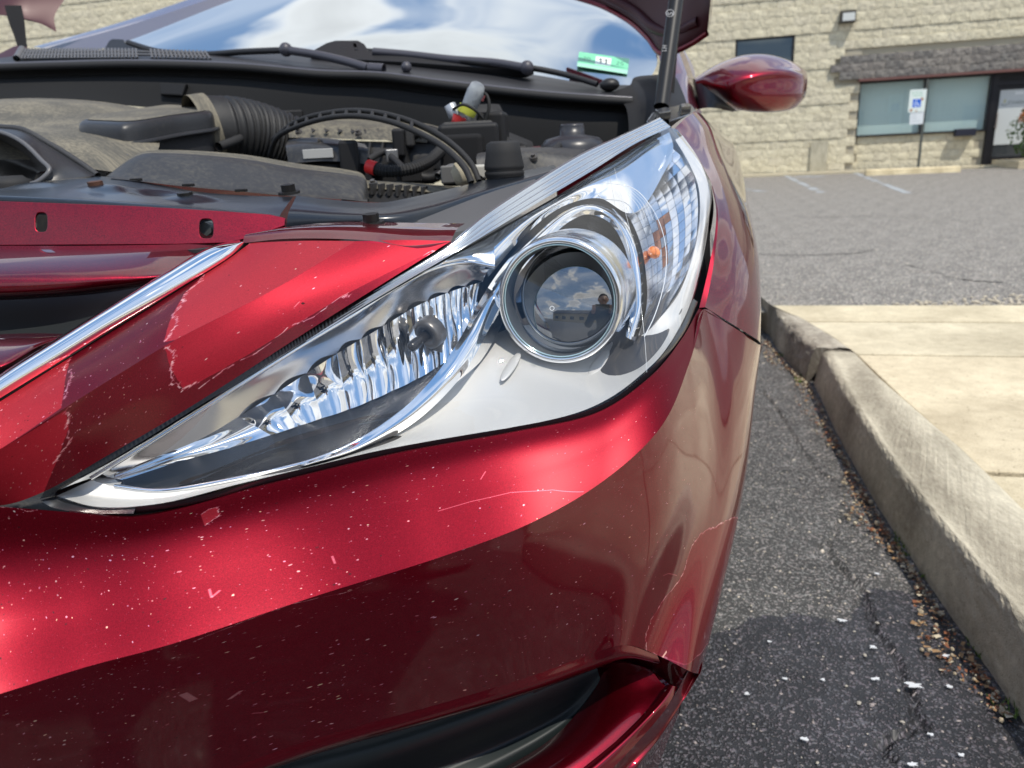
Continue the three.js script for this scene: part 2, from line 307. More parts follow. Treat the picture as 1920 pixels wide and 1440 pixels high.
/* leaf litter and grit in the gutter, weeds, loose stones */
{
  const foot = curve([[1440, 640], [1480, 690], [1519, 726], [1572, 832], [1627, 932], [1697, 1046], [1795, 1190], [1905, 1356]].map((q) => onY(q[0], q[1], 0.006)));
  const r = rng(91), geos = [[], [], [], [], []];
  for (let i = 0; i < 1500; i++) {
    const t = r(), p = foot.getPoint(t), s = 0.0025 + r() * r() * 0.008, k = Math.floor(r() * 4);
    const off = Math.pow(r(), 1.9) * (0.045 + 0.03 * Math.sin(t * 23));
    const g = k === 1 ? new THREE.IcosahedronGeometry(s * 0.7, 0) : new THREE.PlaneGeometry(s * (1 + r()), s * (0.5 + r() * 0.6), 1, 1);
    if (k !== 1) { const q = g.attributes.position; q.setZ(0, s * 0.4 * r()); q.setZ(3, s * 0.4 * r()); g.rotateX(-Math.PI / 2 + (r() - 0.5) * 0.9); }
    g.rotateY(r() * 6.28); g.translate(p.x - 0.004 - off, 0.008 + r() * 0.008, p.z + (r() - 0.5) * 0.02);
    geos[r() < 0.12 ? 4 : k].push(g);
  }
  const cols = [lin(0.20, 0.075, 0.035), lin(0.36, 0.30, 0.21), lin(0.26, 0.16, 0.08), lin(0.11, 0.06, 0.035), lin(0.5, 0.44, 0.32)];
  const names5 = ['russet', 'grit', 'tan', 'brown', 'straw'];
  const all = new THREE.Group(); all.name = 'leaf_litter'; all.userData = { kind: 'stuff', label: 'dry leaf scraps, seeds and grit lying in the gutter', category: 'leaf litter' }; scene.add(all);
  geos.forEach((g, i) => { g.forEach((q) => q.computeVertexNormals()); const m = mesh('leaf_scraps', merge(g), STD({ color: cols[i], roughness: 0.95, side: THREE.DoubleSide }), all); m.userData.kind = 'stuff'; });
  const gr = [];
  const tuft = (q, n, h) => { for (let i = 0; i < n; i++) { const b = new THREE.ConeGeometry(0.0016 + r() * 0.001, h * (0.5 + r()), 3); b.translate(0, h * 0.4, 0); b.rotateX((r() - 0.5) * 1.5); b.rotateZ((r() - 0.5) * 1.5); b.translate(q.x + (r() - 0.5) * 0.035, 0.006, q.z + (r() - 0.5) * 0.05); gr.push(b); } };
  for (const [x, y, n, h] of [[1508, 706, 60, 0.02], [1500, 716, 30, 0.015], [1690, 1012, 20, 0.012], [1700, 1035, 20, 0.012], [1462, 668, 20, 0.012], [1835, 1215, 30, 0.014], [1860, 1250, 26, 0.014], [1885, 1330, 26, 0.014], [1742, 1085, 20, 0.012]]) tuft(onY(x, y, 0), n, h);
  const m = mesh('grass_tufts', merge(gr), STD({ color: lin(0.11, 0.17, 0.03), roughness: 0.8 }), scene); m.userData = { kind: 'stuff', label: 'tiny green grass tufts at the foot of the kerb', category: 'grass' };
  const st = [];
  for (let i = 0; i < 200; i++) { const x = lerp(-0.1, 0.45, r()), z = lerp(-2.6, -0.75, r()), s = 0.0012 + r() * r() * 0.0035, g = new THREE.IcosahedronGeometry(s, 0); g.scale(1 + r() * 0.6, 0.6, 1); g.rotateY(r() * 6); g.translate(x, 0.007, z); st.push(g); }
  const q = mesh('loose_grit', merge(st), STD({ color: lin(0.36, 0.33, 0.28), roughness: 0.9 }), scene); q.userData = { kind: 'stuff', label: 'pale loose grit scattered on the dark asphalt', category: 'grit' };
  /* white paint drips */
  const pd = [];
  for (const [x, y, sx] of [[1580, 1163, 0.012], [1636, 1213, 0.009], [1714, 1284, 0.017], [1640, 1272, 0.010], [1774, 1229, 0.012], [1780, 1286, 0.008], [1472, 1272, 0.006], [1510, 1385, 0.008], [1712, 1432, 0.01], [1803, 1415, 0.009], [1745, 1376, 0.007], [1543, 1274, 0.006], [1400, 1300, 0.007], [1645, 1075, 0.007], [1443, 1202, 0.006]]) {
    const c = onY(x, y, 0.0105), pts = []; for (let i = 0; i < 11; i++) { const a = i / 11 * 6.283, q = sx * (0.3 + 0.7 * r()); pts.push([c.x + Math.cos(a) * q, c.z + Math.sin(a) * q * 0.6]); }
    const s = new THREE.Shape(pts.map((p) => new THREE.Vector2(p[0], -p[1]))), g = new THREE.ExtrudeGeometry(s, { depth: 0.0012, bevelEnabled: false }); g.rotateX(-Math.PI / 2); g.translate(0, 0.0095, 0); pd.push(g);
  }
  const dm = mesh('paint_drips', merge(pd), STD({ color: lin(0.58, 0.60, 0.62), roughness: 0.7 }), scene); dm.userData = { kind: 'stuff', label: 'white paint drips spattered on the dark asphalt', category: 'paint drips' };
}
/* lot: faded stripes */
{
  const sm = STD({ color: lin(0.33, 0.35, 0.36), roughness: 0.95 });
  const stripe = (a, b, w, label) => {
    const p = onY(a[0], a[1], 0.004), q = onY(b[0], b[1], 0.004), e = q.clone().sub(p); const n = V(-e.z, 0, e.x).normalize().multiplyScalar(w / 2), r = rng(a[0]);
    const g = []; const N = 26; for (let i = 0; i < N; i++) { if (r() < 0.3) continue; const c = p.clone().lerp(q, (i + 0.05) / N), d = p.clone().lerp(q, (i + 0.98) / N), k = 0.6 + 0.4 * r(); g.push(flatPoly([[c.x + n.x * k, c.z + n.z * k], [d.x + n.x * k, d.z + n.z * k], [d.x - n.x * k, d.z - n.z * k], [c.x - n.x * k, c.z - n.z * k]], 0.004, 1)); }
    const m = mesh(numbered('parking_stripe'), merge(g), sm, scene); m.userData.kind = 'structure';
  };
  stripe([1455, 321], [1540, 361], 0.16); stripe([1597, 322], [1702, 362], 0.14); stripe([1490, 331], [1545, 331], 0.5); stripe([1385, 353], [1430, 359], 0.2);
  const gv = []; const r = rng(12);
  for (const c of [[[1700, 505], [1745, 520], [1790, 536], [1825, 542], [1880, 545]], [[1420, 480], [1520, 482], [1600, 478], [1640, 470]], [[1500, 400], [1640, 398], [1800, 405]]]) { const q = curve(c.map((p) => onY(p[0], p[1], .05))).getPoints(40), a = [], b = []; q.forEach((p) => { const y = p.z > -8.6 ? lerp(.10, .003, smooth(-3.6, -8.6, p.z)) + .004 : .007, w = .006 + r() * .008; p.x += (r() - .5) * .03; p.z += (r() - .5) * .03; a.push(V(p.x, y, p.z - w)); b.push(V(p.x, y, p.z + w)); }); const m = mesh(numbered('lot_crack'), surf([a, b], 40, 1), STD({ color: lin(.06, .055, .05), roughness: 1 }), scene); m.userData.kind = 'structure'; }
  for (let i = 0; i < 1500; i++) { const x = lerp(0.5, 2.6, Math.sqrt(r())), z = -3.66 - Math.pow(r(), 2) * (0.05 + 0.30 * smooth(0.5, 1.7, x)) , s = 0.003 + r() * 0.007, g = new THREE.IcosahedronGeometry(s, 0); g.scale(1, 0.6, 1.2); g.rotateY(r() * 6); g.translate(x, 0.105 + s * 0.3, z); gv.push(g); }
  const edge = flatPoly([[0.2, -3.6], [40, -3.6], [40, -6.2], [-2, -6.2], [-2, -3.6]], 0.03, 0.85);
  // the lot lies level with the slabs at their edge and falls away gently
  const sl = new THREE.PlaneGeometry(44, 5, 60, 20); sl.rotateX(-Math.PI / 2); sl.translate(22 + 0.2, 0, -6.115);
  const p = sl.attributes.position, uv = sl.attributes.uv; for (let i = 0; i < p.count; i++) { const z = p.getZ(i); p.setY(i, lerp(0.10, 0.003, smooth(-3.6, -8.6, z))); uv.setXY(i, p.getX(i) / 0.85, z / 0.85); }
  sl.computeVertexNormals(); structure('lot_apron', sl, lotMat);
  const m = mesh('edge_gravel', merge(gv), STD({ color: lin(0.5, 0.44, 0.34), roughness: 0.95 }), scene); m.userData = { kind: 'stuff', label: 'crumbled pale gravel along the edge of the lot', category: 'gravel' };
}

/* ------------------------------------------------ building of split-face block */
const ZW = -20.7;
const wx = (x, y = 200, z = ZW) => onZ(x, y, z).x, wy = (x, y, z = ZW) => onZ(x, y, z).y;
const blockMap = (c, amp, seed) => tex(512, 512, (i, j) => { const n = fbm(i / 64, j / 64, seed, 5, 8), f = fbm(i / 10, j / 10, seed + 5, 2, 51.2), g = (h2(i, j, seed) - 0.5) * 26, v = (n - 0.5) * amp + (f - 0.5) * 34 + g; return [cl(c[0] + v), cl(c[1] + v), cl(c[2] + v * 0.9)]; });
const splitBump = tex(512, 512, (i, j) => { const v = fbm(i / 40, j / 40, 61, 5, 12.8) * 255; return [v, v, v]; }, false);
const bm = [[207, 199, 173], [202, 194, 169], [210, 202, 176], [204, 196, 172]].map((c, k) => STD({ map: blockMap(c, 36, 100 + k * 3), bumpMap: splitBump, bumpScale: 0.022, roughness: 0.95 }));
const darkBm = [[122, 118, 113], [114, 111, 107], [128, 123, 117]].map((c, k) => STD({ map: blockMap(c, 46, 140 + k * 3), bumpMap: splitBump, bumpScale: 0.03, roughness: 0.95 }));
const mortarMat = STD({ color: lin(0.42, 0.38, 0.29), roughness: 1 });
function splitBlock(w, h, seed, rough) {           // a block whose front face is broken stone
  const g = new THREE.PlaneGeometry(w, h, 8, 4), p = g.attributes.position, r = rng(seed);
  for (let i = 0; i < p.count; i++) { const e = Math.abs(p.getX(i)) > w / 2 - 1e-4 || Math.abs(p.getY(i)) > h / 2 - 1e-4; p.setZ(i, (fbm(p.getX(i) * 9 + seed * 3.3 + 100, p.getY(i) * 9 + seed * 7.7 + 100, seed, 3) - 0.35) * rough + (e ? -rough * 0.35 : 0) + (r() - 0.5) * rough * 0.25); }
  const uv = g.attributes.uv; for (let i = 0; i < uv.count; i++) uv.setXY(i, uv.getX(i) * w / 0.8 + seed * 0.13, uv.getY(i) * h / 0.8 + seed * 0.29);
  g.computeVertexNormals();
  const side = new THREE.BoxGeometry(w, h, 0.1); side.translate(0, 0, -0.05 - rough * 0.25);
  return merge([g, side]);
}
const building = top('block_building', 'cream split-face block building with dark lintel band and office windows', 'building');
const X0 = wx(1609, 200), XD = wx(1858, 230), ground = 0.03;
const rects = [];   // openings in the wall plane: x0 x1 y0 y1
const wall2 = (ax, ay, bx, by) => [wx(ax, ay), wx(bx, by), wy(ax, by), wy(ax, ay)];
const upW = { x0: wx(1379, 85), x1: wx(1490, 85), y1: wy(1435, 69), y0: wy(1435, 69) - 1.25 };
{
  const W = 0.405, Hh = 0.203, gap = 0.004, R = 0.020;
  const proto = [0, 1, 2, 3, 4, 5].map((k) => splitBlock(W - gap, Hh - gap, k + 1, R)), half = [0, 1].map((k) => splitBlock(W / 2 - gap, Hh - gap, k + 11, R));
  const cand = [];
  const xL = -22, yTop = 7;
  for (let row = 0; row * Hh < yTop; row++) for (let c = 0; ; c++) {
    const x = xL + (row % 2 ? W / 2 : 0) + c * W; if (x > 16) break;
    const y = ground + (row + 0.5) * Hh, groove = row % 4 === 3;
    const bay = x > X0 - 0.02 && y < wy(1616, 152) + 0.02;         // window bay: handled below
    const lintel = x > wx(1576, 120) - 0.1 && y > wy(1616, 152) - 0.05 && y < wy(1580, 104) + 0.05;
    if (bay || lintel) continue;
    if (x + W / 2 > upW.x0 && x - W / 2 < upW.x1 && y + Hh / 2 > upW.y0 + 0.02 && y - Hh / 2 < upW.y1 - 0.02) {
      const a = Math.max(0, Math.min(x + W / 2, upW.x0) - (x - W / 2)), b2 = Math.max(0, x + W / 2 - Math.max(x - W / 2, upW.x1)); if (Math.max(a, b2) < 0.03) continue; const s = Math.max(a, b2) / W; cand.push({ x: a > b2 ? x - W / 2 + a / 2 : x + W / 2 - b2 / 2, y, z: ZW - (groove ? 0.022 : 0), k: (row * 7 + c * 3) % 6, m: Math.floor(h2(row, c, 4) * 4), s }); continue;
    }
    const upper = x > wx(1578, 60) && y > wy(1580, 104);
    cand.push({ x, y, z: ZW - (upper ? 0.03 : 0) - (groove ? 0.022 : 0), k: (row * 7 + c * 3) % 6, m: Math.floor(h2(row, c, 4) * 4) });
  }
  const seen = (b) => { const q = proj(V(b.x, b.y, b.z)); return q[0] > -20 && q[0] < 1940 && q[1] > -20 && q[1] < 350 && !(q[0] > 330 && q[0] < 1290); };
  const vis = cand.filter(seen).sort((a, b) => proj(V(a.x, a.y, a.z))[2] - proj(V(b.x, b.y, b.z))[2]);
  const indiv = new Set(vis.slice(0, 300)), rest = cand.filter((b) => !indiv.has(b));
  for (const b of indiv) { const m = mesh('block', proto[b.k], bm[b.m], building); m.position.set(b.x, b.y, b.z); if (b.s) m.scale.x = b.s; }
  const groups = [[], [], [], []];
  for (const b of rest) { const g = proto[b.k].clone(); g.translate(b.x, b.y, b.z); groups[b.m].push(g); }
  groups.forEach((g, i) => { if (g.length) { const m = mesh('block_field', merge(g), bm[i], building); m.userData.kind = 'stuff'; } });
  const wallBack = new THREE.BoxGeometry(38, 7.2, 0.3); wallBack.translate(-3, 3.6, ZW - 0.5);
  const partL = new THREE.BoxGeometry(X0 + 22 + 0.3, 7.1, 0.3); partL.translate((X0 - 22 - 0.3) / 2, 3.55, ZW - 0.215);
  mesh('wall_core', merge([wallBack]), mortarMat, building);
  // cores in pieces so that openings stay open
  const core = [];
  const cb = (x0, x1, y0, y1, z) => { const g = new THREE.BoxGeometry(x1 - x0, y1 - y0, 0.2); g.translate((x0 + x1) / 2, (y0 + y1) / 2, z - 0.1); core.push(g); };
  const zc = ZW - 0.058;
  cb(-22.4, upW.x0, 0, 7.1, zc); cb(upW.x1, X0, 0, 7.1, zc); cb(upW.x0, upW.x1, 0, upW.y0, zc); cb(upW.x0, upW.x1, upW.y1, 7.1, zc); cb(X0, 16, wy(1616, 152), 7.1, zc - 0.03);
  mesh('mortar', merge(core), mortarMat, building);
  /* lintel band of dark block, standing proud */
  const lx0 = wx(1574, 130), ly0 = wy(1590, 150), ly1 = wy(1576, 106), lh = (ly1 - ly0) / 3;
  const dproto = [0, 1, 2, 3].map((k) => splitBlock(W - gap, lh - gap, k + 31, 0.03));
  for (let r = 0; r < 3; r++) for (let c = 0; c < 17; c++) { const x = lx0 + (r % 2 ? W / 2 : W) + c * W - W / 2 + (r % 2 ? 0.0 : 0); const m = mesh('dark_block', dproto[(r * 3 + c) % 4], darkBm[Math.floor(h2(r, c, 9) * 3)], building); m.position.set(x, ly0 + (r + 0.5) * lh, ZW + 0.07); }
  const lc = new THREE.BoxGeometry(8, ly1 - ly0 - 0.02, 0.16); lc.translate(lx0 + 4.0, (ly0 + ly1) / 2, ZW - 0.05); mesh('lintel_core', lc, mortarMat, building);
  const fl = new THREE.BoxGeometry(7.6, 0.05, 0.24); fl.translate(X0 + 3.75, ly0 - 0.03, ZW - 0.02); mesh('lintel_flashing', fl, STD({ color: lin(0.16, 0.07, 0.06), roughness: 0.6 }), building);
  /* bay under the windows: smoother block, recessed */
  const zb = ZW - 0.22, sy = wy(1620, 257, zb), sproto = [0, 1, 2, 3].map((k) => splitBlock(W - gap, Hh - gap, k + 51, 0.018));
  for (let r = 0; r * Hh < sy - 0.05; r++) for (let c = 0; c < 10; c++) { const x = X0 + 0.1 + (r % 2 ? 0.2 : 0) + c * W; if (x > XD - 0.15) continue; const m = mesh('sill_block', sproto[(r + c * 2) % 4], bm[(r * 2 + c) % 4], building); m.position.set(x, ground + (r + 0.5) * Hh, zb); if (ground + (r + 1) * Hh > sy) m.scale.y = 0.95; }
  const bc = new THREE.BoxGeometry(XD - X0, sy, 0.1); bc.translate((X0 + XD) / 2, sy / 2, zb - 0.075); mesh('bay_core', bc, mortarMat, building);
  /* windows */
  const frameMat = STD({ color: lin(0.012, 0.012, 0.016), roughness: 0.45, metalness: 0.3 });
  const blindMat = STD({ color: lin(0.50, 0.66, 0.64), roughness: 0.8 });
  const glassMat = PHY({ color: 0xffffff, roughness: 0.02, transmission: 1, thickness: 0, ior: 1.5 });
  const wT = ly0 - 0.055, wm = wx(1737, 200), zf = ZW - 0.2;
  const bar = (x0, x1, y0, y1, z, d) => { const g = new THREE.BoxGeometry(x1 - x0, y1 - y0, d); g.translate((x0 + x1) / 2, (y0 + y1) / 2, z); return g; };
  for (const [a, b] of [[X0 + 0.01, wm], [wm, XD - 0.02]]) {
    const w = new THREE.Group(); w.name = 'window'; building.add(w);
    const f = 0.045, fr = [bar(a, a + f, sy, wT, zf, 0.09), bar(b - f, b - 0.003, sy, wT, zf, 0.09), bar(a + f, b - f, sy, sy + f, zf, 0.09), bar(a + f, b - f, wT - f, wT, zf, 0.09)];
    mesh('window_frame', merge(fr), frameMat, w);
    mesh('pane', bar(a + f, b - f, sy + f, wT - f, zf, 0.006), glassMat, w);
    const n = Math.round((b - a - 2 * f) / 0.127), sw = (b - a - 2 * f) / n;
    for (let i = 0; i < n; i++) { const g = bar(-sw / 2 + 0.0006, sw / 2 - 0.0006, sy + f, wT - f, 0, 0.003); g.rotateY((h2(i, 5, 3) - 0.5) * 0.012); g.translate(a + f + (i + 0.5) * sw, 0, zf - 0.09); mesh('blind_slat', g, blindMat, w); }
  }
  mesh('room_wall', bar(X0, 16, 0, wT, ZW - 1.1, 0.05), STD({ color: lin(0.35, 0.35, 0.33), roughness: 1 }), building);
  /* upper window */
  const w = new THREE.Group(); w.name = 'window'; building.add(w);
  const f = 0.05, a = upW.x0, b = upW.x1, y0 = upW.y0, y1 = upW.y1, zz = ZW - 0.08;
  mesh('window_frame', merge([bar(a, a + f, y0, y1, zz, 0.1), bar(b - f, b, y0, y1, zz, 0.1), bar(a + f, b - f, y0, y0 + f, zz, 0.1), bar(a + f, b - f, y1 - f, y1, zz, 0.1)]), frameMat, w);
  mesh('pane', bar(a + f, b - f, y0 + f, y1 - f, zz, 0.008), PHY({ color: lin(0.10, 0.12, 0.13), roughness: 0.03, metalness: 0.85 }), w);
  /* utility plate on the wall */
  const ux = wx(1535, 290), g0 = bar(-0.2, 0.2, 0, 0.72, 0, 0.03); g0.translate(ux, ground + 0.02, ZW + 0.045); mesh('access_panel', g0, STD({ map: concreteTex([176, 170, 150], 20, 301), roughness: 0.9 }), building);
  /* wall lamp */
  const lampAt = onZ(1590, 31, ZW + 0.12), lp = new THREE.Group(); lp.name = 'wall_lamp'; building.add(lp);
  const cas = new THREE.BoxGeometry(0.34, 0.26, 0.2); mesh('lamp_housing', cas.translate(lampAt.x, lampAt.y, lampAt.z - 0.05), STD({ color: lin(0.05, 0.045, 0.035), roughness: 0.6 }), lp);
  mesh('lamp_lens', new THREE.BoxGeometry(0.27, 0.17, 0.03).translate(lampAt.x + 0.01, lampAt.y - 0.01, lampAt.z + 0.06), STD({ color: lin(0.6, 0.62, 0.6), roughness: 0.25 }), lp);
  /* small dark vent box under the sill */
  const vb = onZ(1809, 248, zb + 0.12); mesh('mail_box', box(0.44, 0.17, 0.2, 0.01).translate(vb.x, vb.y, vb.z), STD({ color: lin(0.012, 0.014, 0.03), roughness: 0.5 }), building);
  /* door */
  const d = new THREE.Group(); d.name = 'door'; building.add(d);
  const dx0 = XD, dx1 = dx0 + 1.12, zd = ZW - 0.2, dt = wT, dh = wy(1880, 158, zd);
  mesh('door_frame', merge([bar(dx0 - 0.018, dx0 + 0.1, 0, dt, zd, 0.12), bar(dx1 - 0.06, dx1 + 0.06, 0, dt, zd, 0.12), bar(dx0 + 0.1, dx1 - 0.06, dt - 0.07, dt, zd, 0.12), bar(dx0 + 0.1, dx1 - 0.06, dh - 0.03, dh + 0.06, zd, 0.12)]), frameMat, d);
  mesh('transom_pane', bar(dx0 + 0.1, dx1 - 0.06, dh + 0.06, dt - 0.07, zd, 0.008), PHY({ color: lin(0.02, 0.022, 0.025), roughness: 0.05 }), d);
  const c0 = dx0 + 0.1, c1 = dx1 - 0.06;
  mesh('door_leaf', merge([bar(c0, c0 + 0.08, 0.05, dh - 0.03, zd - 0.02, 0.05), bar(c1 - 0.08, c1, 0.05, dh - 0.03, zd - 0.02, 0.05), bar(c0 + 0.08, c1 - 0.08, 0.05, 0.22, zd - 0.02, 0.05), bar(c0 + 0.08, c1 - 0.08, dh - 0.13, dh - 0.03, zd - 0.02, 0.05)]), frameMat, d);
  mesh('door_glass', bar(c0 + 0.08, c1 - 0.08, 0.22, 0.5, zd - 0.02, 0.008), PHY({ color: lin(0.05, 0.055, 0.06), roughness: 0.04 }), d);
  const cv = document.createElement('canvas'); cv.width = 256; cv.height = 512; const cx = cv.getContext('2d');
  cx.fillStyle = '#c3c8c8'; cx.fillRect(0, 0, 256, 512); cx.fillStyle = '#f0f2f2'; cx.font = 'bold 34px sans-serif'; cx.fillText('206', 100, 46);
  cx.fillStyle = '#3d4a44'; cx.font = '42px serif'; cx.fillText('Craine', 62, 132); cx.strokeStyle = '#3d4a44'; cx.lineWidth = 5; cx.beginPath(); cx.arc(38, 120, 22, 0.3, 2.8); cx.stroke(); cx.fillStyle = '#b6b489'; cx.beginPath(); cx.ellipse(38, 104, 7, 20, 0.1, 0, 7); cx.fill();
  const ct = new THREE.CanvasTexture(cv); ct.colorSpace = THREE.SRGBColorSpace;
  const panel = new THREE.PlaneGeometry(c1 - c0 - 0.16, dh - 0.63); panel.translate((c0 + c1) / 2, (dh - 0.13 + 0.5) / 2, zd + 0.0);
  mesh('door_sign', panel, STD({ map: ct, roughness: 0.35 }), d);
  mesh('door_handle', merge([box(0.03, 0.36, 0.03, 0.01).translate(c0 + 0.06, 1.05, zd + 0.07), box(0.05, 0.05, 0.07, 0.01).translate(c0 + 0.06, 0.92, zd + 0.03)]), STD({ color: lin(0.35, 0.3, 0.27), roughness: 0.4, metalness: 0.6 }), d);
}
/* wheel stop, kerb strip by the building */
{
  const stopAt = onY(1712, 324, 0.02), g = new THREE.ExtrudeGeometry((() => { const s = new THREE.Shape(); s.moveTo(-0.09, 0); s.lineTo(0.09, 0); s.lineTo(0.07, 0.1); s.quadraticCurveTo(0, 0.14, -0.07, 0.1); s.closePath(); return s; })(), { depth: 1.9, bevelEnabled: true, bevelSize: 0.012, bevelThickness: 0.012, bevelSegments: 2 });
  g.rotateY(Math.PI / 2); g.translate(stopAt.x - 0.98, 0, Math.max(stopAt.z, ZW + 1.2)); top('wheel_stop', 'low concrete wheel stop behind the parking sign post', 'wheel stop', null, new THREE.Mesh(g, STD({ map: concreteTex([205, 190, 155], 30, 401), roughness: 0.95 })));
  const ap = new THREE.BoxGeometry(14, 0.05, 0.5); ap.translate(5, 0.024, ZW + 0.32); structure('wall_footing_strip', ap, slabMats[1]);
  const kg = new THREE.BoxGeometry(3, 0.16, 1.6, 8, 1, 1); kg.translate(wx(1850, 300) + 1.6, 0.08, ZW + 0.85); top('entrance_step', 'pale concrete step in front of the office door', 'step', null, new THREE.Mesh(kg, slabMats[2]));
  /* sign */
  const sp = onZ(1721, 318, ZW + 0.75), s = top('parking_sign', 'blue and white accessible parking sign on a thin post', 'sign');
  const t0 = proj(sp)[2] / FPX;
  const post = box(0.05, 2.05, 0.035, 0.006); mesh('post', post.translate(sp.x, 1.0, sp.z), STD({ color: lin(0.10, 0.11, 0.10), roughness: 0.6, metalness: 0.5 }), s);
  const cv = document.createElement('canvas'); cv.width = 240; cv.height = 330; const c = cv.getContext('2d');
  c.fillStyle = '#dfe9e4'; c.fillRect(0, 0, 240, 330); c.fillStyle = '#9fc8b4'; c.font = 'bold 34px sans-serif'; c.fillText('RESERVED', 22, 60); c.fillText('PARKING', 40, 100);
  c.fillStyle = '#1d63d2'; c.fillRect(56, 140, 118, 118); c.strokeStyle = '#dfe9f6'; c.lineWidth = 10; c.beginPath(); c.arc(108, 212, 26, 0.2, 4.2); c.stroke(); c.beginPath(); c.moveTo(104, 165); c.lineTo(108, 205); c.lineTo(138, 205); c.lineTo(152, 238); c.stroke(); c.beginPath(); c.arc(104, 158, 8, 0, 7); c.fillStyle = '#dfe9f6'; c.fill();
  c.fillStyle = '#a66a3c'; for (const [x, y, q] of [[188, 140, 20], [178, 158, 12], [40, 300, 20], [120, 310, 12], [60, 286, 10]]) { c.beginPath(); c.ellipse(x, y, q, q * 0.8, 0.6, 0, 7); c.fill(); }
  const tx = new THREE.CanvasTexture(cv); tx.colorSpace = THREE.SRGBColorSpace;
  const rr = (w, h, r) => { const q = new THREE.Shape(); q.moveTo(-w / 2 + r, -h / 2); q.lineTo(w / 2 - r, -h / 2); q.quadraticCurveTo(w / 2, -h / 2, w / 2, -h / 2 + r); q.lineTo(w / 2, h / 2 - r); q.quadraticCurveTo(w / 2, h / 2, w / 2 - r, h / 2); q.lineTo(-w / 2 + r, h / 2); q.quadraticCurveTo(-w / 2, h / 2, -w / 2, h / 2 - r); q.lineTo(-w / 2, -h / 2 + r); q.quadraticCurveTo(-w / 2, -h / 2, -w / 2 + r, -h / 2); const g = new THREE.ExtrudeGeometry(q, { depth: 0.004, bevelEnabled: false }); const p = g.attributes.position, uv = g.attributes.uv; for (let i = 0; i < p.count; i++) uv.setXY(i, p.getX(i) / w + 0.5, p.getY(i) / h + 0.5); return g; };
  const a = onZ(1720, 189, sp.z + 0.03), b = onZ(1719, 219, sp.z + 0.026);
  mesh('sign_plate', rr(28 * t0, 39 * t0, 0.03).translate(a.x, a.y, a.z), STD({ map: tx, roughness: 0.4 }), s);
  const cv2 = document.createElement('canvas'); cv2.width = 160; cv2.height = 180; const e = cv2.getContext('2d'); e.fillStyle = '#dde3e6'; e.fillRect(0, 0, 160, 180); e.fillStyle = '#b9c2c6'; e.font = 'bold 26px sans-serif'; ['PENALTY', '$250', 'FIRST', 'OFFENSE'].forEach((q, i) => e.fillText(q, 18, 44 + i * 36));
  const t2 = new THREE.CanvasTexture(cv2); t2.colorSpace = THREE.SRGBColorSpace;
  mesh('penalty_plate', rr(23 * t0, 26 * t0, 0.02).translate(b.x, b.y, b.z - 0.004), STD({ map: t2, roughness: 0.45 }), s);
  /* shrub beside the door */
  const q = onZ(1935, 322, ZW + 1.0), sh = top('shrub', 'small green and orange shrub beside the office door', 'shrub'); const r = rng(44), lf = [[], []];
  mesh('trunk', new THREE.CylinderGeometry(0.015, 0.03, 1.0, 6).translate(q.x, 0.6, q.z), STD({ color: lin(0.09, 0.06, 0.04), roughness: 1 }), sh);
  for (let i = 0; i < 2600; i++) { const a1 = r() * 6.283, hh = r(), rad = Math.sqrt(r()) * (0.48 * Math.sin(Math.PI * Math.min(1, 0.15 + hh * 0.85)) + 0.05) * (0.8 + 0.4 * Math.sin(a1 * 5 + hh * 9)); const l = new THREE.PlaneGeometry(0.03 + r() * 0.03, 0.05 + r() * 0.04); l.rotateX(r() * 6); l.rotateY(r() * 6); l.translate(q.x + Math.cos(a1) * rad, 0.25 + hh * 1.35, q.z + Math.sin(a1) * rad); lf[(hh > 0.55 && hh < 0.85 && r() < 0.6) ? 1 : 0].push(l); }
  mesh('crown', merge(lf[0]), PHY({ color: lin(0.09, 0.16, 0.04), roughness: 0.8, transmission: 0.3, thickness: 0, side: THREE.DoubleSide }), sh);
  mesh('autumn_leaves', merge(lf[1]), PHY({ color: lin(0.5, 0.17, 0.05), roughness: 0.8, transmission: 0.3, thickness: 0, side: THREE.DoubleSide }), sh);
}

/* ------------------------------------------------ the car */
const car = top('red_car', 'weathered dark red car with its hood open and headlight uncovered, parked by the kerb', 'car');

/* paint: flake under clear lacquer */
const paintMap = tex(512, 512, (i, j) => { const g = (h2(i, j, 5) - 0.5) * 46 + (fbm(i / 40, j / 40, 3, 3, 12.8) - 0.5) * 14; return [cl(109 + g), cl(3 + g * 0.2), cl(25 + g * 0.25)]; });
const flakeBump = tex(512, 512, (i, j) => { const v = h2(i, j, 77) * 255; return [v, v, v]; }, false);
const PAINT = { metalness: 0.90, roughness: 0.42, clearcoat: 1, clearcoatRoughness: 0.025 };
const paintMat = PHY({ ...PAINT, map: paintMap });
const blackGloss = PHY({ color: lin(0.012, 0.014, 0.018), roughness: 0.35, clearcoat: 0.6, clearcoatRoughness: 0.15 });
const dustTex = (c, dust, seed, cover) => tex(512, 512, (i, j) => { const n = fbm(i / 128, j / 128, seed, 4, 4) * .45 + fbm(i / 9, j / 9, seed + 3, 4, 56.8889) * .55, g = (h2(i, j, seed) - 0.5) * 16, k = smooth(1 - cover - 0.25, 1 - cover + 0.25, n) ; return [cl(lerp(c[0], dust[0], k) + g), cl(lerp(c[1], dust[1], k) + g), cl(lerp(c[2], dust[2], k) + g * 0.9)]; });
const plasticMat = STD({ map: dustTex([44, 44, 46], [76, 73, 66], 211, 0.35), roughness: 0.55 });
const dustyMat = STD({ map: dustTex([78, 75, 67], [122, 115, 98], 223, 0.5), roughness: 0.75 });
const blackMat = PHY({ color: lin(0.016, 0.016, 0.017), roughness: 0.55, specularIntensity: .5 });
const darkMat = PHY({ color: lin(0.018, 0.018, 0.019), roughness: 0.85, specularIntensity: .25 });
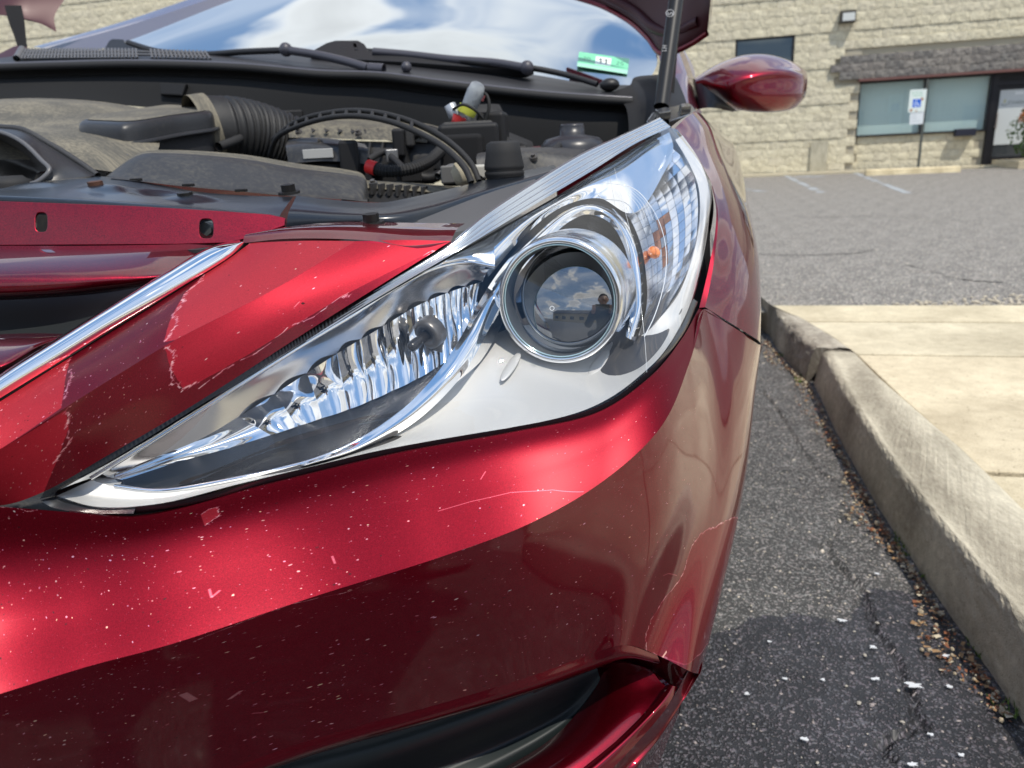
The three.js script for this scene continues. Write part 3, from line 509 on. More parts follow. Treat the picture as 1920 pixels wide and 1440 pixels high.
const rubberMat = STD({ color: lin(0.014, 0.014, 0.015), roughness: 0.75 });
const seatMetal = PHY({ map: dustTex([24, 30, 38], [96, 100, 100], 231, 0.16), roughness: 0.35, metalness: 0.3, clearcoat: 0.5, clearcoatRoughness: 0.2 });
const chromeMat = STD({ color: lin(0.86, 0.87, 0.88), metalness: 1, roughness: 0.05 });
const softChrome = STD({ color: lin(0.80, 0.81, 0.82), metalness: 1, roughness: 0.16 });
const silverMat = PHY({ color: lin(0.60, 0.60, 0.585), metalness: 0.4, roughness: 0.42, clearcoat: 0.2, bumpMap: flakeBump, bumpScale: 0.00006 });

/* next point of a panel profile: on the pixel's ray, so that the panel there faces el degrees up and az degrees outward */
function slope(p0, x, y, el, az) {
  const a = V(Math.sin(az * Math.PI / 180), 0, Math.cos(az * Math.PI / 180)), t = Math.tan(el * Math.PI / 180), k = rayOf(x, y);
  const d = (p0.clone().sub(CAM).dot(a) + t * (p0.y - CAM.y)) / (k.dot(a) + t * k.y);
  return P(x, y, d);
}
/* bumper rows: hem under the lamp, hollow, ledge, crease; then the flank below it */
const hem = [[-170, 940, .445], [0, 950, .467], [130, 960, .482], [262, 968, .496], [500, 909, .523], [750, 849, .539], [960, 811, .550], [1120, 774, .566], [1218, 708, .590], [1278, 636, .645], [1311, 578, .708]].map(toV);
const azs = [33, 32, 31, 30, 28, 26, 26, 28, 34, 45, 55];
const holPx = [[-170, 1030], [0, 1035], [136, 1028], [275, 1012], [515, 955], [765, 890], [968, 842], [1126, 800], [1224, 728], [1283, 648], [1313, 579]];
const litPx = [[-170, 1160], [0, 1150], [146, 1122], [296, 1086], [555, 1012], [790, 950], [978, 895], [1130, 840], [1230, 756], [1288, 661], [1316, 579.5]];
const crPx = [[-170, 1352], [0, 1301], [160, 1251], [320, 1208], [600, 1115], [815, 1048], [990, 983], [1128, 904], [1236, 805], [1292, 682], [1320, 580]];
const hol = hem.map((p, i) => slope(p, ...holPx[i], [2, 3, 5, 9, 16, 22, 26, 28, 30, 30, 20][i], azs[i]));
const lit = hol.map((p, i) => slope(p, ...litPx[i], [30, 31, 32, 34, 36, 38, 40, 40, 40, 36, 20][i], azs[i]));
const crease = lit.map((p, i) => (i < 10 ? slope(p, ...crPx[i], [49, 49, 49, 48, 46, 44, 43, 42, 42, 38][i], azs[i]) : P(1320, 580, .706)));
const bumperTop = surf([hem, hol, lit, crease], 150, 44);
/* flank: crease down to the lip above the lower grille, out round the corner */
const pickC = [0, 1, 2, 3, 4, 5, 6, 7, 8, 9, 10];
const lowA = [...pickC.map((k) => crease[k]), P(1360, 604, .733), P(1400, 629, .765), P(1427, 646, .83), V(0.092, 0.655, -1.4)];
const laz = [36, 35, 34, 33, 32, 32, 33, 36, 46, 58, 66], lel = (a) => laz.map((_, i) => a[i]);
const bPx = [[-170, 1400], [0, 1349], [158, 1299], [317, 1255], [597, 1162], [812, 1093], [990, 1027], [1128, 950], [1240, 862], [1302, 775], [1338, 715]];
const cPx = [[-170, 1530], [0, 1470], [155, 1412], [312, 1360], [590, 1275], [815, 1205], [990, 1140], [1122, 1078], [1230, 1012], [1300, 950], [1340, 910]];
const dPx = [[-170, 1640], [0, 1580], [155, 1530], [312, 1484], [580, 1388], [830, 1318], [995, 1268], [1100, 1230], [1165, 1210], [1232, 1228], [1288, 1256]];
const rB = bPx.map((q, i) => slope(lowA[i], ...q, [-4, -4, -4, -3, -2, 0, 2, 4, 8, 12, 14][i], laz[i]));
const rC = cPx.map((q, i) => slope(rB[i], ...q, [-7, -7, -7, -6, -5, -4, -2, 0, 6, 10, 14][i], laz[i]));
const rD = dPx.map((q, i) => slope(rC[i], ...q, [-10, -10, -10, -9, -8, -7, -6, -4, 2, 8, 14][i], laz[i]));
const dOf = (p) => proj(p)[2];
const lowB = [...rB, P(1376, 708, dOf(rB[10]) + .028), P(1404, 714, dOf(rB[10]) + .062), P(1418, 718, dOf(rB[10]) + .125), V(0.09, 0.60, -1.35)];
const lowC = [...rC, P(1370, 905, dOf(rC[10]) + .028), P(1389, 907, dOf(rC[10]) + .062), P(1396, 908, dOf(rC[10]) + .125), V(0.085, 0.50, -1.3)];
const lowD = [...rD, P(1302, 1262, dOf(rD[10]) + .013), P(1311, 1263, dOf(rD[10]) + .032), P(1314, 1266, dOf(rD[10]) + .09), V(0.06, 0.38, -1.2)];
const bumperLow = surf([lowA, lowB, lowC, lowD], 180, 70);
/* the arm above the lamp: lit facet and shaded facet meet on a ridge */
const armTop = [[-150, 842, .444], [0, 753, .478], [100, 690, .503], [200, 627, .528], [320, 553, .556], [430, 484, .590], [470, 455, .607]].map(toV);
const armRidge = [[-150, 920, .434], [0, 842, .456], [142, 752, .479], [230, 697, .495], [330, 637, .517], [500, 550, .557], [667, 452, .612]].map(toV);
const armLow = [[-150, 937, .452], [0, 948, .473], [82, 922, .482], [200, 855, .500], [350, 767, .527], [600, 606, .572], [845, 452, .630]].map(toV);
const armA = surf([armTop, armTop.map((p, i) => p.clone().lerp(armRidge[i], .5).add(V(0, .001, .001))), armRidge], 90, 24);
const armB = surf([armRidge, armRidge.map((p, i) => p.clone().lerp(armLow[i], .5).add(V(.001, .001, .001))), armLow], 90, 24);
const flangeFront = [[455, 456, .605], [530, 448, .609], [640, 448, .612], [700, 452, .613], [770, 462, .617], [846, 453, .630]];
const flangeBack = [[470, 440, .628], [535, 426, .645], [640, 416, .660], [720, 417, .666], [790, 418, .673], [872, 419, .69]];
const armTopSurf = surf([flangeFront, flangeFront.map((p, i) => P(...p).lerp(P(...flangeBack[i]), .35).add(V(0, .004, 0))), flangeBack], 40, 10);
const armCap = surf([[[667, 452, .612], [700, 452, .613], [770, 462, .617], [846, 453, .630]], [[700, 500, .606], [740, 490, .611], [790, 480, .619], [846, 454, .630]]], 10, 6);
/* turned-in edges */
const inward = (rows, dd, dy = 0) => rows.map((p) => { const v = toV(p); return v.clone().addScaledVector(v.clone().sub(CAM).normalize(), dd).add(V(0, dy, 0)); });
const hemEdge = surf([hem.slice(2), inward(hem.slice(2), .004, .001), inward(hem.slice(2), .022, -.002)], 110, 6);
const lipSlice = lowD.slice(0, 10), lipQ = lipSlice.map(proj), lip1 = lipQ.map((p, i) => P(p[0] + 6, p[1] + (i < 9 ? 22 : 14), p[2] + .004)), lip2 = lipQ.map((p, i) => P(p[0] + 4, p[1] + (i < 8 ? 30 : 20), p[2] + .04));
const lipSurf = surf([lipSlice, lip1, lip2], 110, 10);
const gapEdge = surf([lowA.slice(10), inward(lowA.slice(10), .02, -.01)], 30, 3);

/* --- paint damage: stone chips, peeled lacquer with whitish torn rims (a picture of the panel's own surface) */
function findUV(grid, nu, nv) { const p = grid.attributes.position, u = grid.attributes.uv, list = []; for (let i = 0; i < p.count; i++) { const q = proj(V(p.getX(i), p.getY(i), p.getZ(i))); list.push([q[0], q[1], u.getX(i), u.getY(i)]); }
  return (x, y) => { let b = [1e9, 0, 0, 0], bb = b; for (const l of list) { const d = (l[0] - x) ** 2 + (l[1] - y) ** 2; if (d < b[0]) b = [d, l[2], l[3]]; } return [b[1], b[2]]; }; }
function panelTex(w, h, seed, chips0, sizeOf, peels, locate, scars = [], streaks = 0) {
  const chips = chips0 * 2; const cv = document.createElement('canvas'); cv.width = w; cv.height = h; const c = cv.getContext('2d');
  const rv = document.createElement('canvas'); rv.width = w; rv.height = h; const rc = rv.getContext('2d');
  const r = rng(seed);
  c.fillStyle = 'rgb(109,3,25)'; c.fillRect(0, 0, w, h); rc.fillStyle = '#000'; rc.fillRect(0, 0, w, h);
  const rag = (pts, amp, n) => { const o = []; for (let i = 0; i + 1 < pts.length; i++) for (let k = 0; k < n; k++) { const t = k / n; o.push([lerp(pts[i][0], pts[i + 1][0], t) + (r() - 0.5) * amp, lerp(pts[i][1], pts[i + 1][1], t) + (r() - 0.5) * amp]); } o.push(pts[pts.length - 1]); return o; };
  for (const pl of peels) {
    const pts = rag(pl.pts.map((q) => { const t = locate(q[0], q[1]); return [t[0] * w, t[1] * h]; }), pl.amp ?? 7, 7);
    if (pl.fill) { c.fillStyle = pl.fill; rc.fillStyle = pl.bare ?? '#fff'; for (const k of [c, rc]) { k.beginPath(); pts.forEach((p, i) => (i ? k.lineTo(...p) : k.moveTo(...p))); k.closePath(); k.fill(); } }
    for (let i = 0; i + 1 < pts.length; i++) { if (pl.open && r() < 0.12) continue; c.strokeStyle = ['rgba(216,150,160,.85)', 'rgba(200,120,134,.8)', 'rgba(160,60,76,.9)', 'rgba(232,188,190,.85)'][Math.floor(r() * 4)]; c.lineWidth = (pl.w ?? 3) * (0.3 + r() * 1.3); c.beginPath(); c.moveTo(...pts[i]); c.lineTo(...pts[i + 1]); c.stroke();
      if (r() < (pl.flake ?? 0.25)) { c.fillStyle = 'rgba(222,150,155,.75)'; c.beginPath(); const [x, y] = pts[i]; for (let k = 0; k < 6; k++) c.lineTo(x + (r() - 0.4) * 4.4 * (pl.w ?? 3), y + (r() - 0.5) * 3.2 * (pl.w ?? 3)); c.fill(); } }
  }
  for (let i = 0; i < chips; i++) {
    const x = r() * w, y = r() * h, q = sizeOf(x / w, y / h); if (r() > q[1]) continue;
    const s = (0.28 + Math.pow(r(), 8) * 2.2) * q[0] * 0.72, al = 0.45 + 0.5 * r();
    c.fillStyle = r() < 0.75 ? `rgba(${205 + r() * 40 | 0},${165 + r() * 50 | 0},${165 + r() * 50 | 0},${al})` : `rgba(60,20,26,${al})`;
    c.beginPath(); c.ellipse(x, y, s * (0.7 + 0.7 * r()), s * (0.7 + 1.1 * r()), r() * 3.1, 0, 7); c.fill();
    rc.fillStyle = '#ddd'; rc.beginPath(); rc.ellipse(x, y, s, s, 0, 0, 7); rc.fill();
  }
  for (const s of scars) { c.strokeStyle = s.col ?? 'rgba(235,150,160,.5)'; c.lineWidth = s.w ?? 2; c.beginPath(); s.pts.forEach((q, i) => { const t = locate(q[0], q[1]); i ? c.lineTo(t[0] * w, t[1] * h) : c.moveTo(t[0] * w, t[1] * h); }); c.stroke(); }
  for (let i = 0; i < streaks; i++) { const x = r() * w, y = r() * h, L = 20 + r() * 90; c.strokeStyle = `rgba(225,140,150,${0.05 + r() * 0.10})`; c.lineWidth = 0.8; c.beginPath(); c.moveTo(x, y); c.lineTo(x + L, y - L * 0.1 * (r() - 0.3)); c.stroke(); }
  const d = c.getImageData(0, 0, w, h).data, rd = rc.getImageData(0, 0, w, h).data;
  const map = tex(w, h, (i, j) => { const k = (j * w + i) * 4, g = (h2(i, j, seed) - 0.5) * 36; return [cl(d[k] + g), cl(d[k + 1] + g * 0.25), cl(d[k + 2] + g * 0.3)]; }, true, false);
  // bare paint is flat and rough, lacquered paint is not
  const rough = tex(w, h, (i, j) => { const k = (j * w + i) * 4, v = lerp(118, 142, rd[k] / 255); return [255, v, lerp(230, 190, rd[k] / 255)]; }, false, false);
  const coat = tex(w, h, (i, j) => { const v = 255 - rd[(j * w + i) * 4] * 0.85; return [v, v, v]; }, false, false);
  return PHY({ map, roughnessMap: rough, metalnessMap: rough, metalness: 1, roughness: 1, clearcoat: 1, clearcoatMap: coat, clearcoatRoughness: 0.09 });
}
const locTop = findUV(bumperTop), locLow = findUV(bumperLow), locA = findUV(armA), locB = findUV(armB);
const topMat = panelTex(2048, 512, 5, 3000, (u, v) => [1.5 - u * 0.7, 1 - smooth(0.45, 0.95, u) * 0.85], [
  { pts: [[0, 948], [30, 953], [55, 958], [75, 940]], w: 3, amp: 3, fill: null, open: true },
  { pts: [[375, 965], [395, 955], [410, 950], [405, 968], [385, 985]], w: 3, amp: 4, fill: 'rgb(150,30,45)' }], locTop,
[{ pts: [[820, 962], [880, 938], [960, 922], [1040, 918], [1090, 921]], w: 2 }, { pts: [[905, 885], [900, 900]], w: 2.4 }, { pts: [[388, 1105], [392, 1122]], w: 4 }, { pts: [[410, 1105], [403, 1116]], w: 4 }, { pts: [[630, 1040], [626, 1054]], w: 4 }], 50);
const lowMat = panelTex(2048, 1024, 9, 5200, (u, v) => [1.5 - u * 0.7, 1 - smooth(0.58, 0.75, u)], [
  { pts: [[1385, 972], [1362, 975], [1340, 995], [1312, 1000], [1296, 1022], [1290, 1050], [1283, 1080], [1262, 1105], [1240, 1130], [1222, 1165], [1211, 1200], [1216, 1215], [1250, 1235], [1330, 1200], [1375, 1080], [1392, 1000], [1385, 972]], w: 2.6, amp: 5, fill: 'rgb(124,16,33)', bare: '#6a6a6a', flake: 0.06 },
  { pts: [[700, 1094], [640, 1112], [560, 1133], [470, 1165], [400, 1192], [375, 1200]], w: 3.5, amp: 5, open: true, flake: 0.2 },
  { pts: [[900, 1012], [860, 1035], [800, 1055]], w: 4, amp: 5, open: true, flake: 0.3 }], locLow,
[{ pts: [[1248, 1222], [1243, 1234]], w: 5, col: 'rgba(240,190,170,.9)' }, { pts: [[350, 1300], [358, 1312]], w: 9, col: 'rgba(190,130,135,.8)' }, { pts: [[447, 1295], [440, 1312]], w: 5, col: 'rgba(190,130,135,.8)' }, { pts: [[480, 1338], [498, 1337]], w: 3 }, { pts: [[1246, 1082], [1256, 1077], [1268, 1080]], w: 2, col: 'rgba(220,150,150,.6)' }], 90);
const aMat = panelTex(1024, 256, 15, 800, (u, v) => [1.2, u < 0.6 ? 1 : 0.25], [
  { pts: [[383, 512], [350, 548], [322, 590], [310, 642], [330, 637], [500, 550], [667, 452], [470, 455], [430, 484]], w: .01, amp: 2, flake: 0, fill: 'rgb(172,44,56)' },  // peeled paint, lightened further to carry sky glare on this facet
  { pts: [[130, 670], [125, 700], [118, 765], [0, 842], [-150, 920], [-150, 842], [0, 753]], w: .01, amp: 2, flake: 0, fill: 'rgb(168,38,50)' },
  { pts: [[383, 512], [375, 530], [350, 548], [335, 570], [322, 590], [330, 600], [318, 625], [310, 642]], w: 4.6, amp: 9, open: true, flake: 0.85 },
  { pts: [[130, 670], [122, 690], [135, 700], [122, 730], [118, 752]], w: 4.4, amp: 9, open: true, flake: 0.85 }], locA);
const bMat = panelTex(1024, 256, 19, 900, (u, v) => [1.2, u < 0.62 ? 1 : 0.2], [
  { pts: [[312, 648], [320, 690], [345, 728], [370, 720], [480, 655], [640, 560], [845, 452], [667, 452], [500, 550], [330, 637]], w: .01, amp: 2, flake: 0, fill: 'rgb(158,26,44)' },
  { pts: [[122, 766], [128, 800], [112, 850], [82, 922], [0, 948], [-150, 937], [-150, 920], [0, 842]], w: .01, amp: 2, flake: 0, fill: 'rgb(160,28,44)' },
  { pts: [[312, 648], [325, 665], [318, 690], [325, 715], [345, 728], [370, 720]], w: 3.6, amp: 8, open: true, flake: 0.8 },
  { pts: [[122, 766], [132, 785], [125, 800], [130, 830], [112, 850], [100, 875]], w: 4.4, amp: 9, open: true, flake: 0.8 },
  { pts: [[375, 725], [430, 690], [480, 660], [540, 615], [590, 590], [640, 560], [655, 550]], w: 3, amp: 9, open: true, flake: 0.3 },
  { pts: [[795, 478], [805, 468], [812, 470], [806, 480]], w: 2, amp: 2, flake: 0.1 }], locB, [{ pts: [[555, 572], [560, 570]], w: 3 }, { pts: [[566, 570], [574, 566]], w: 3, col: 'rgba(30,10,12,.9)' }]);
topMat.clearcoatRoughness = .30; topMat.clearcoat = .11; aMat.clearcoatRoughness = bMat.clearcoatRoughness = .12; aMat.clearcoat = bMat.clearcoat = .5; lowMat.clearcoatRoughness = .07;   // the ledge is chafed dull, the flank still glossy
const bumper = new THREE.Group(); bumper.name = 'front_bumper'; car.add(bumper);
mesh('upper_fascia', bumperTop, topMat, bumper);
mesh('lower_fascia', bumperLow, lowMat, bumper);
mesh('lamp_arm', armA, aMat, bumper);
mesh('lamp_arm', armB, bMat, bumper);
mesh('arm_flange', merge([armTopSurf, armCap]), paintMat, bumper);
mesh('rolled_edge', merge([hemEdge, lipSurf, gapEdge]), paintMat, bumper);

/* lower grille recess: black slot, red shelf, outer strake */
{
  const off = (rows, o = FOG) => rows.map((r) => r.map((p) => (p.isVector3 ? p : [p[0], p[1], p[2] + o])));
  const FOG = .022;
  mesh('fog_slot', surf(off([[[470, 1400, .60], [680, 1360, .615], [880, 1300, .63], [1040, 1240, .64], [1120, 1225, .65]], [[500, 1455, .575], [700, 1410, .590], [900, 1345, .61], [1050, 1285, .63], [1120, 1252, .642]], [[520, 1520, .585], [720, 1470, .61], [920, 1400, .635], [1060, 1330, .645], [1124, 1268, .642]], [[540, 1600, .60], [800, 1500, .61], [960, 1420, .625], [1080, 1340, .64], [1128, 1275, .64]], [[600, 1700, .66], [860, 1580, .665], [1010, 1470, .668], [1110, 1370, .668], [1160, 1285, .665]]]), 40, 12), STD({ color: lin(0.012, 0.018, 0.019), roughness: 0.5 }), bumper);
  mesh('fog_shelf', surf(off([[[700, 1540, .60], [900, 1462, .612], [1040, 1380, .628], [1110, 1300, .64], [1132, 1262, .64], [1165, 1243, .628], [1205, 1250, .618]],
    [[720, 1530, .568], [900, 1475, .580], [1050, 1400, .596], [1135, 1320, .612], [1160, 1285, .618], [1185, 1265, .617], [1225, 1262, .612]],
    [[780, 1560, .548], [950, 1490, .560], [1080, 1420, .575], [1180, 1330, .594], [1200, 1305, .602], [1215, 1290, .606], [1238, 1278, .606]],
    [[820, 1600, .545], [1000, 1500, .557], [1110, 1428, .571], [1205, 1340, .588], [1225, 1315, .594], [1235, 1300, .598], [1247, 1286, .602]]]), 60, 24), paintMat, bumper);
  mesh('recess_wall', surf([lowD.slice(6, 11), [P(1000, 1300, .635), P(1108, 1256, .66), P(1165, 1240, .665), P(1212, 1252, .655), P(1262, 1288, .632)]], 30, 6), paintMat, bumper);
  mesh('recess_liner', surf([[P(1060, 1225, .70), P(1165, 1200, .70), P(1245, 1222, .69), P(1292, 1262, .68)], [P(1000, 1360, .69), P(1120, 1310, .69), P(1215, 1290, .68), P(1270, 1292, .66)], [P(820, 1560, .68), P(1000, 1490, .67), P(1150, 1400, .66), P(1240, 1345, .65)]], 20, 10), paintMat, bumper);
  mesh('strake', surf(off([[[1000, 1510, .556], [1080, 1450, .567], [1160, 1385, .579], [1210, 1338, .587], [1240, 1305, .594], [1256, 1284, .600]],
    [[1020, 1500, .545], [1095, 1452, .557], [1175, 1385, .570], [1225, 1335, .579], [1248, 1308, .588], [1262, 1286, .598]],
    [[1060, 1530, .548], [1130, 1460, .560], [1195, 1392, .573], [1240, 1340, .584], [1260, 1310, .592], [1270, 1288, .602]]]), 40, 10), paintMat, bumper);
  mesh('bumper_corner', surf(off([[[1060, 1530, .548], [1130, 1460, .560], [1195, 1392, .573], [1240, 1340, .584], [1262, 1308, .593], [1290, 1258, .612]],
    [[1090, 1560, .560], [1165, 1450, .572], [1225, 1385, .590], [1262, 1335, .604], [1282, 1305, .612], [1306, 1262, .632]],
    [V(-0.04, 0.30, -0.52), P(1195, 1440, .60), P(1244, 1375, .622), P(1275, 1325, .632), P(1291, 1298, .636), P(1313, 1262, .648)],
    [V(0.0, 0.27, -0.70), V(0.0, 0.31, -0.72), V(0.0, 0.35, -0.73), V(0.01, 0.38, -0.74), V(0.015, 0.40, -0.745), V(0.022, 0.43, -0.75)]]), 40, 24), paintMat, bumper);
  mesh('under_tray', surf(off([[[540, 1600, .60], [780, 1560, .56], [1060, 1530, .55]], [V(-0.4, 0.22, -0.42), V(-0.2, 0.22, -0.46), V(-0.03, 0.24, -0.55)]]), 12, 6), blackMat, bumper);
}

/* ------------------------------------------------ headlight */
const lamp = new THREE.Group(); lamp.name = 'headlight'; car.add(lamp);
const lensT = [[104, 921, .494], [190, 874, .506], [330, 788, .527], [500, 683, .551], [700, 562, .585], [880, 460, .628], [1050, 364, .702], [1150, 302, .775], [1215, 262, .835], [1255, 240, .885], [1270, 243, .90]];
const lensB = [[102, 932, .492], [190, 953, .494], [340, 938, .503], [520, 892, .528], [740, 840, .543], [940, 805, .554], [1120, 763, .570], [1212, 699, .594], [1272, 622, .640], [1300, 560, .69], [1330, 440, .755]];
const lensM = lensT.map((p, i) => { const a = P(...p), b = P(...lensB[i]); const w = [0, .003, .006, .009, .012, .016, .020, .022, .022, .018, .01][i]; return a.lerp(b, .5).add(V(.35, .72, .6).normalize().multiplyScalar(w)); });
lensM[9] = P(1330, 352, .785); lensM[10] = P(1322, 320, .825);
const lensM2 = lensT.map((p, i) => lensM[i].clone().lerp(P(...lensB[i]), .55).add(V(.3, .45, .8).normalize().multiplyScalar([0, .001, .003, .005, .007, .009, .011, .012, .010, .006, .002][i])));
const lensG = surf([lensT, lensM, lensM2, lensB], 120, 50);
const lensList = (() => { const p = lensG.attributes.position, l = []; for (let i = 0; i < p.count; i++) l.push(proj(V(p.getX(i), p.getY(i), p.getZ(i)))); return l; })();
const lensD = (x, y) => { let b = 1e9, d = 0; for (const l of lensList) { const q = (l[0] - x) ** 2 + (l[1] - y) ** 2; if (q < b) { b = q; d = l[2]; } } return d; };
const I = (x, y, off) => P(x, y, lensD(x, y) + off);         // a point behind the lens
const Ir = (pts, off) => pts.map((p, i) => I(p[0], p[1], (p[2] ?? 0) + (typeof off === 'function' ? off(i / (pts.length - 1)) : off)));
const lensMat = PHY({ color: 0xffffff, roughness: 0.0, transmission: 1, thickness: 0, ior: 1.5 });
mesh('lens_cover', lensG, lensMat, lamp);

/* satin silver bezel along the bottom and the outer end */
{
  const O = [[106, 930], [180, 950], [300, 944], [450, 907], [600, 871], [700, 847], [800, 828], [900, 811], [1000, 794], [1090, 771], [1150, 742], [1206, 699], [1238, 668], [1268, 624], [1293, 573], [1314, 500], [1328, 425], [1330, 358], [1312, 302], [1280, 254]];
  const N = [[172, 900], [205, 910], [300, 922], [450, 899], [600, 865], [692, 820], [772, 765], [838, 712], [903, 640], [985, 610], [1075, 612], [1160, 643], [1208, 626], [1243, 590], [1275, 546], [1300, 477], [1312, 412], [1310, 352], [1292, 306], [1266, 262]];
  const inn = [.012, .016, .018, .018, .022, .032, .046, .06, .08, .10, .10, .08, .06, .042, .04, .036, .03, .026, .02, .016];
  const mid = O.map((p, i) => [lerp(p[0], N[i][0], .4), lerp(p[1], N[i][1], .4)]), bo = Ir(O, .004), bn = N.map((p, i) => I(p[0], p[1], inn[i])), bmid = mid.map((p, i) => I(p[0], p[1], inn[i] * .52 + .006));
  const edge = bn.map((p) => p.clone().addScaledVector(V(-.1, -.2, -1).normalize(), .02));
  mesh('silver_bezel', merge([surf([bo, bmid, bn], 140, 26), surf([bn, edge], 140, 3)]), silverMat, lamp);
  /* raised streaks standing in for facet reflections at the foot of the projector */
  for (const [x0, y0, x1, y1, r] of [[975, 660, 940, 715, .0045], [1035, 690, 1022, 738, .0045], [1140, 655, 1105, 708, .0055]]) {
    const a = I(x0, y0, .074), b = I(x1, y1, .05), c = a.clone().lerp(b, .5), g = new THREE.SphereGeometry(1, 16, 10); g.scale(r, .0016, a.distanceTo(b) * .5);
    orient(g, c, b.clone().sub(a), V(0, .8, .6)); mesh('reflection_streak', g, silverMat, lamp);
  }
}
/* housing behind everything */
mesh('lamp_housing', surf([lensT.map((p) => I(p[0], p[1], .012)), lensM.map((p, i) => { const q = proj(p); return P(q[0], q[1], q[2] + [.02, .03, .05, .09, .12, .15, .16, .16, .14, .10, .05][i]); }), lensB.map((p) => I(p[0], p[1], .012))], 60, 20), STD({ color: lin(.05, .05, .055), roughness: .5, metalness: .3 }), lamp);

/* parking bowl: smoked roof, fluted mirror, grooved shelf */
const grooveBump = tex(16, 512, (i, j) => { const v = 255 * (0.5 + 0.5 * Math.sin(j / 512 * 2 * Math.PI * 44)); return [v, v, v]; }, false);
const ribBump = tex(512, 16, (i, j) => { const v = 255 * (0.5 + 0.5 * Math.sin(i / 512 * 2 * Math.PI * 120)); return [v, v, v]; }, false);
{
  const rimTop = [[170, 897], [262, 841], [350, 786], [450, 722], [560, 652], [660, 592], [745, 538], [815, 503], [875, 492], [928, 500]];
  const flA = [[200, 894], [290, 858], [370, 826], [450, 780], [550, 716], [640, 658], [715, 614], [785, 572], [850, 545], [905, 528]];
  const flB = [[230, 900], [335, 866], [430, 840], [510, 815], [585, 790], [660, 765], [730, 735], [800, 700], [855, 660], [890, 600]];
  const rimB = [[215, 911], [300, 920], [440, 898], [540, 876], [615, 853], [692, 815], [768, 760], [832, 700], [880, 630], [928, 560]];
  const dA = [.018, .022, .026, .03, .034, .038, .04, .042, .042, .04], dB = [.022, .03, .038, .046, .054, .060, .064, .066, .064, .056];
  const A = flA.map((p, i) => I(p[0], p[1], dA[i])), B = flB.map((p, i) => I(p[0], p[1], dB[i])), T = Ir(rimTop, .010), Bo = rimB.map((p, i) => I(p[0], p[1], [.016, .018, .018, .02, .024, .034, .042, .05, .056, .06][i]));
  mesh('bowl_roof', surf([T, T.map((p, i) => p.clone().lerp(A[i], .5).add(V(0, .004, 0))), A], 70, 12), STD({ color: lin(.50, .50, .51), metalness: 1, roughness: .15 }), lamp);
  const ca = new THREE.CatmullRomCurve3(A, false, 'centripetal'), cb = new THREE.CatmullRomCurve3(B, false, 'centripetal');
  const cuts = [0.0, .33, .405, .475, .545, .61, .675, .74, .805, .87, .935, 1];
  for (let k = 0; k + 1 < cuts.length; k++) {
    const n = 7, rows = [[], [], []];
    for (let i = 0; i < n; i++) { const t = lerp(cuts[k], cuts[k + 1], i / (n - 1)), a = ca.getPoint(t), b = cb.getPoint(t), bow = k ? Math.sin(Math.PI * i / (n - 1)) * .0045 : 0, out = CAM.clone().sub(a).normalize(); rows[0].push(a.clone().addScaledVector(out, bow)); rows[1].push(a.clone().lerp(b, .5).addScaledVector(out, bow - (k ? .006 : .006))); rows[2].push(b.clone().addScaledVector(out, bow)); }
    mesh('reflector_flute', surf(rows, 12, 14), chromeMat, lamp);
  }
  mesh('bowl_shelf', surf([B, B.map((p, i) => p.clone().lerp(Bo[i], .5).add(V(0, -.002, 0))), Bo], 80, 20), STD({ color: lin(.10, .105, .115), metalness: .9, roughness: .22, bumpMap: grooveBump, bumpScale: .0006 }), lamp);
  mesh('bowl_rim', tube([...Bo.slice(0, 10)], .0016, 80, 8), chromeMat, lamp);
  mesh('bowl_rim', tube([...T], .0018, 80, 8), chromeMat, lamp);
  /* roof of the lamp: bright strip between lens edge and bowl */
  const LT = [[112, 918], [215, 862], [330, 792], [450, 718], [560, 650], [660, 590], [745, 540], [815, 500], [870, 470], [925, 442]];
  mesh('upper_trim', surf([Ir(LT, .004), LT.map((p, i) => I(lerp(p[0], rimTop[i][0], .5), lerp(p[1], rimTop[i][1], .5) - 1, .006)), T.map((p) => p.clone())], 80, 8), softChrome, lamp);
  /* bulb in its socket */
  const bp = I(800, 628, .050), ax = V(-.35, -.28, .9).normalize();
  orientParts();
  function orientParts() {
    const sock = lathe([[0, -.01], [.0135, -.01], [.0135, 0], [.011, .002], [.007, .002], [.007, -.002], [0, -.002]], 32); sock.rotateX(Math.PI / 2); mesh('bulb_socket', orient(sock, bp, ax), STD({ color: lin(.16, .15, .14), roughness: .35, metalness: .7 }), lamp);
    const b = lathe([[0, 0], [.0042, .0], [.0042, .010], [.0047, .013], [.0045, .020], [.003, .023], [0, .024]], 24); b.rotateX(Math.PI / 2); mesh('bulb', orient(b, bp.clone(), ax), STD({ color: lin(.015, .014, .014), roughness: .25 }), lamp);
  }
}
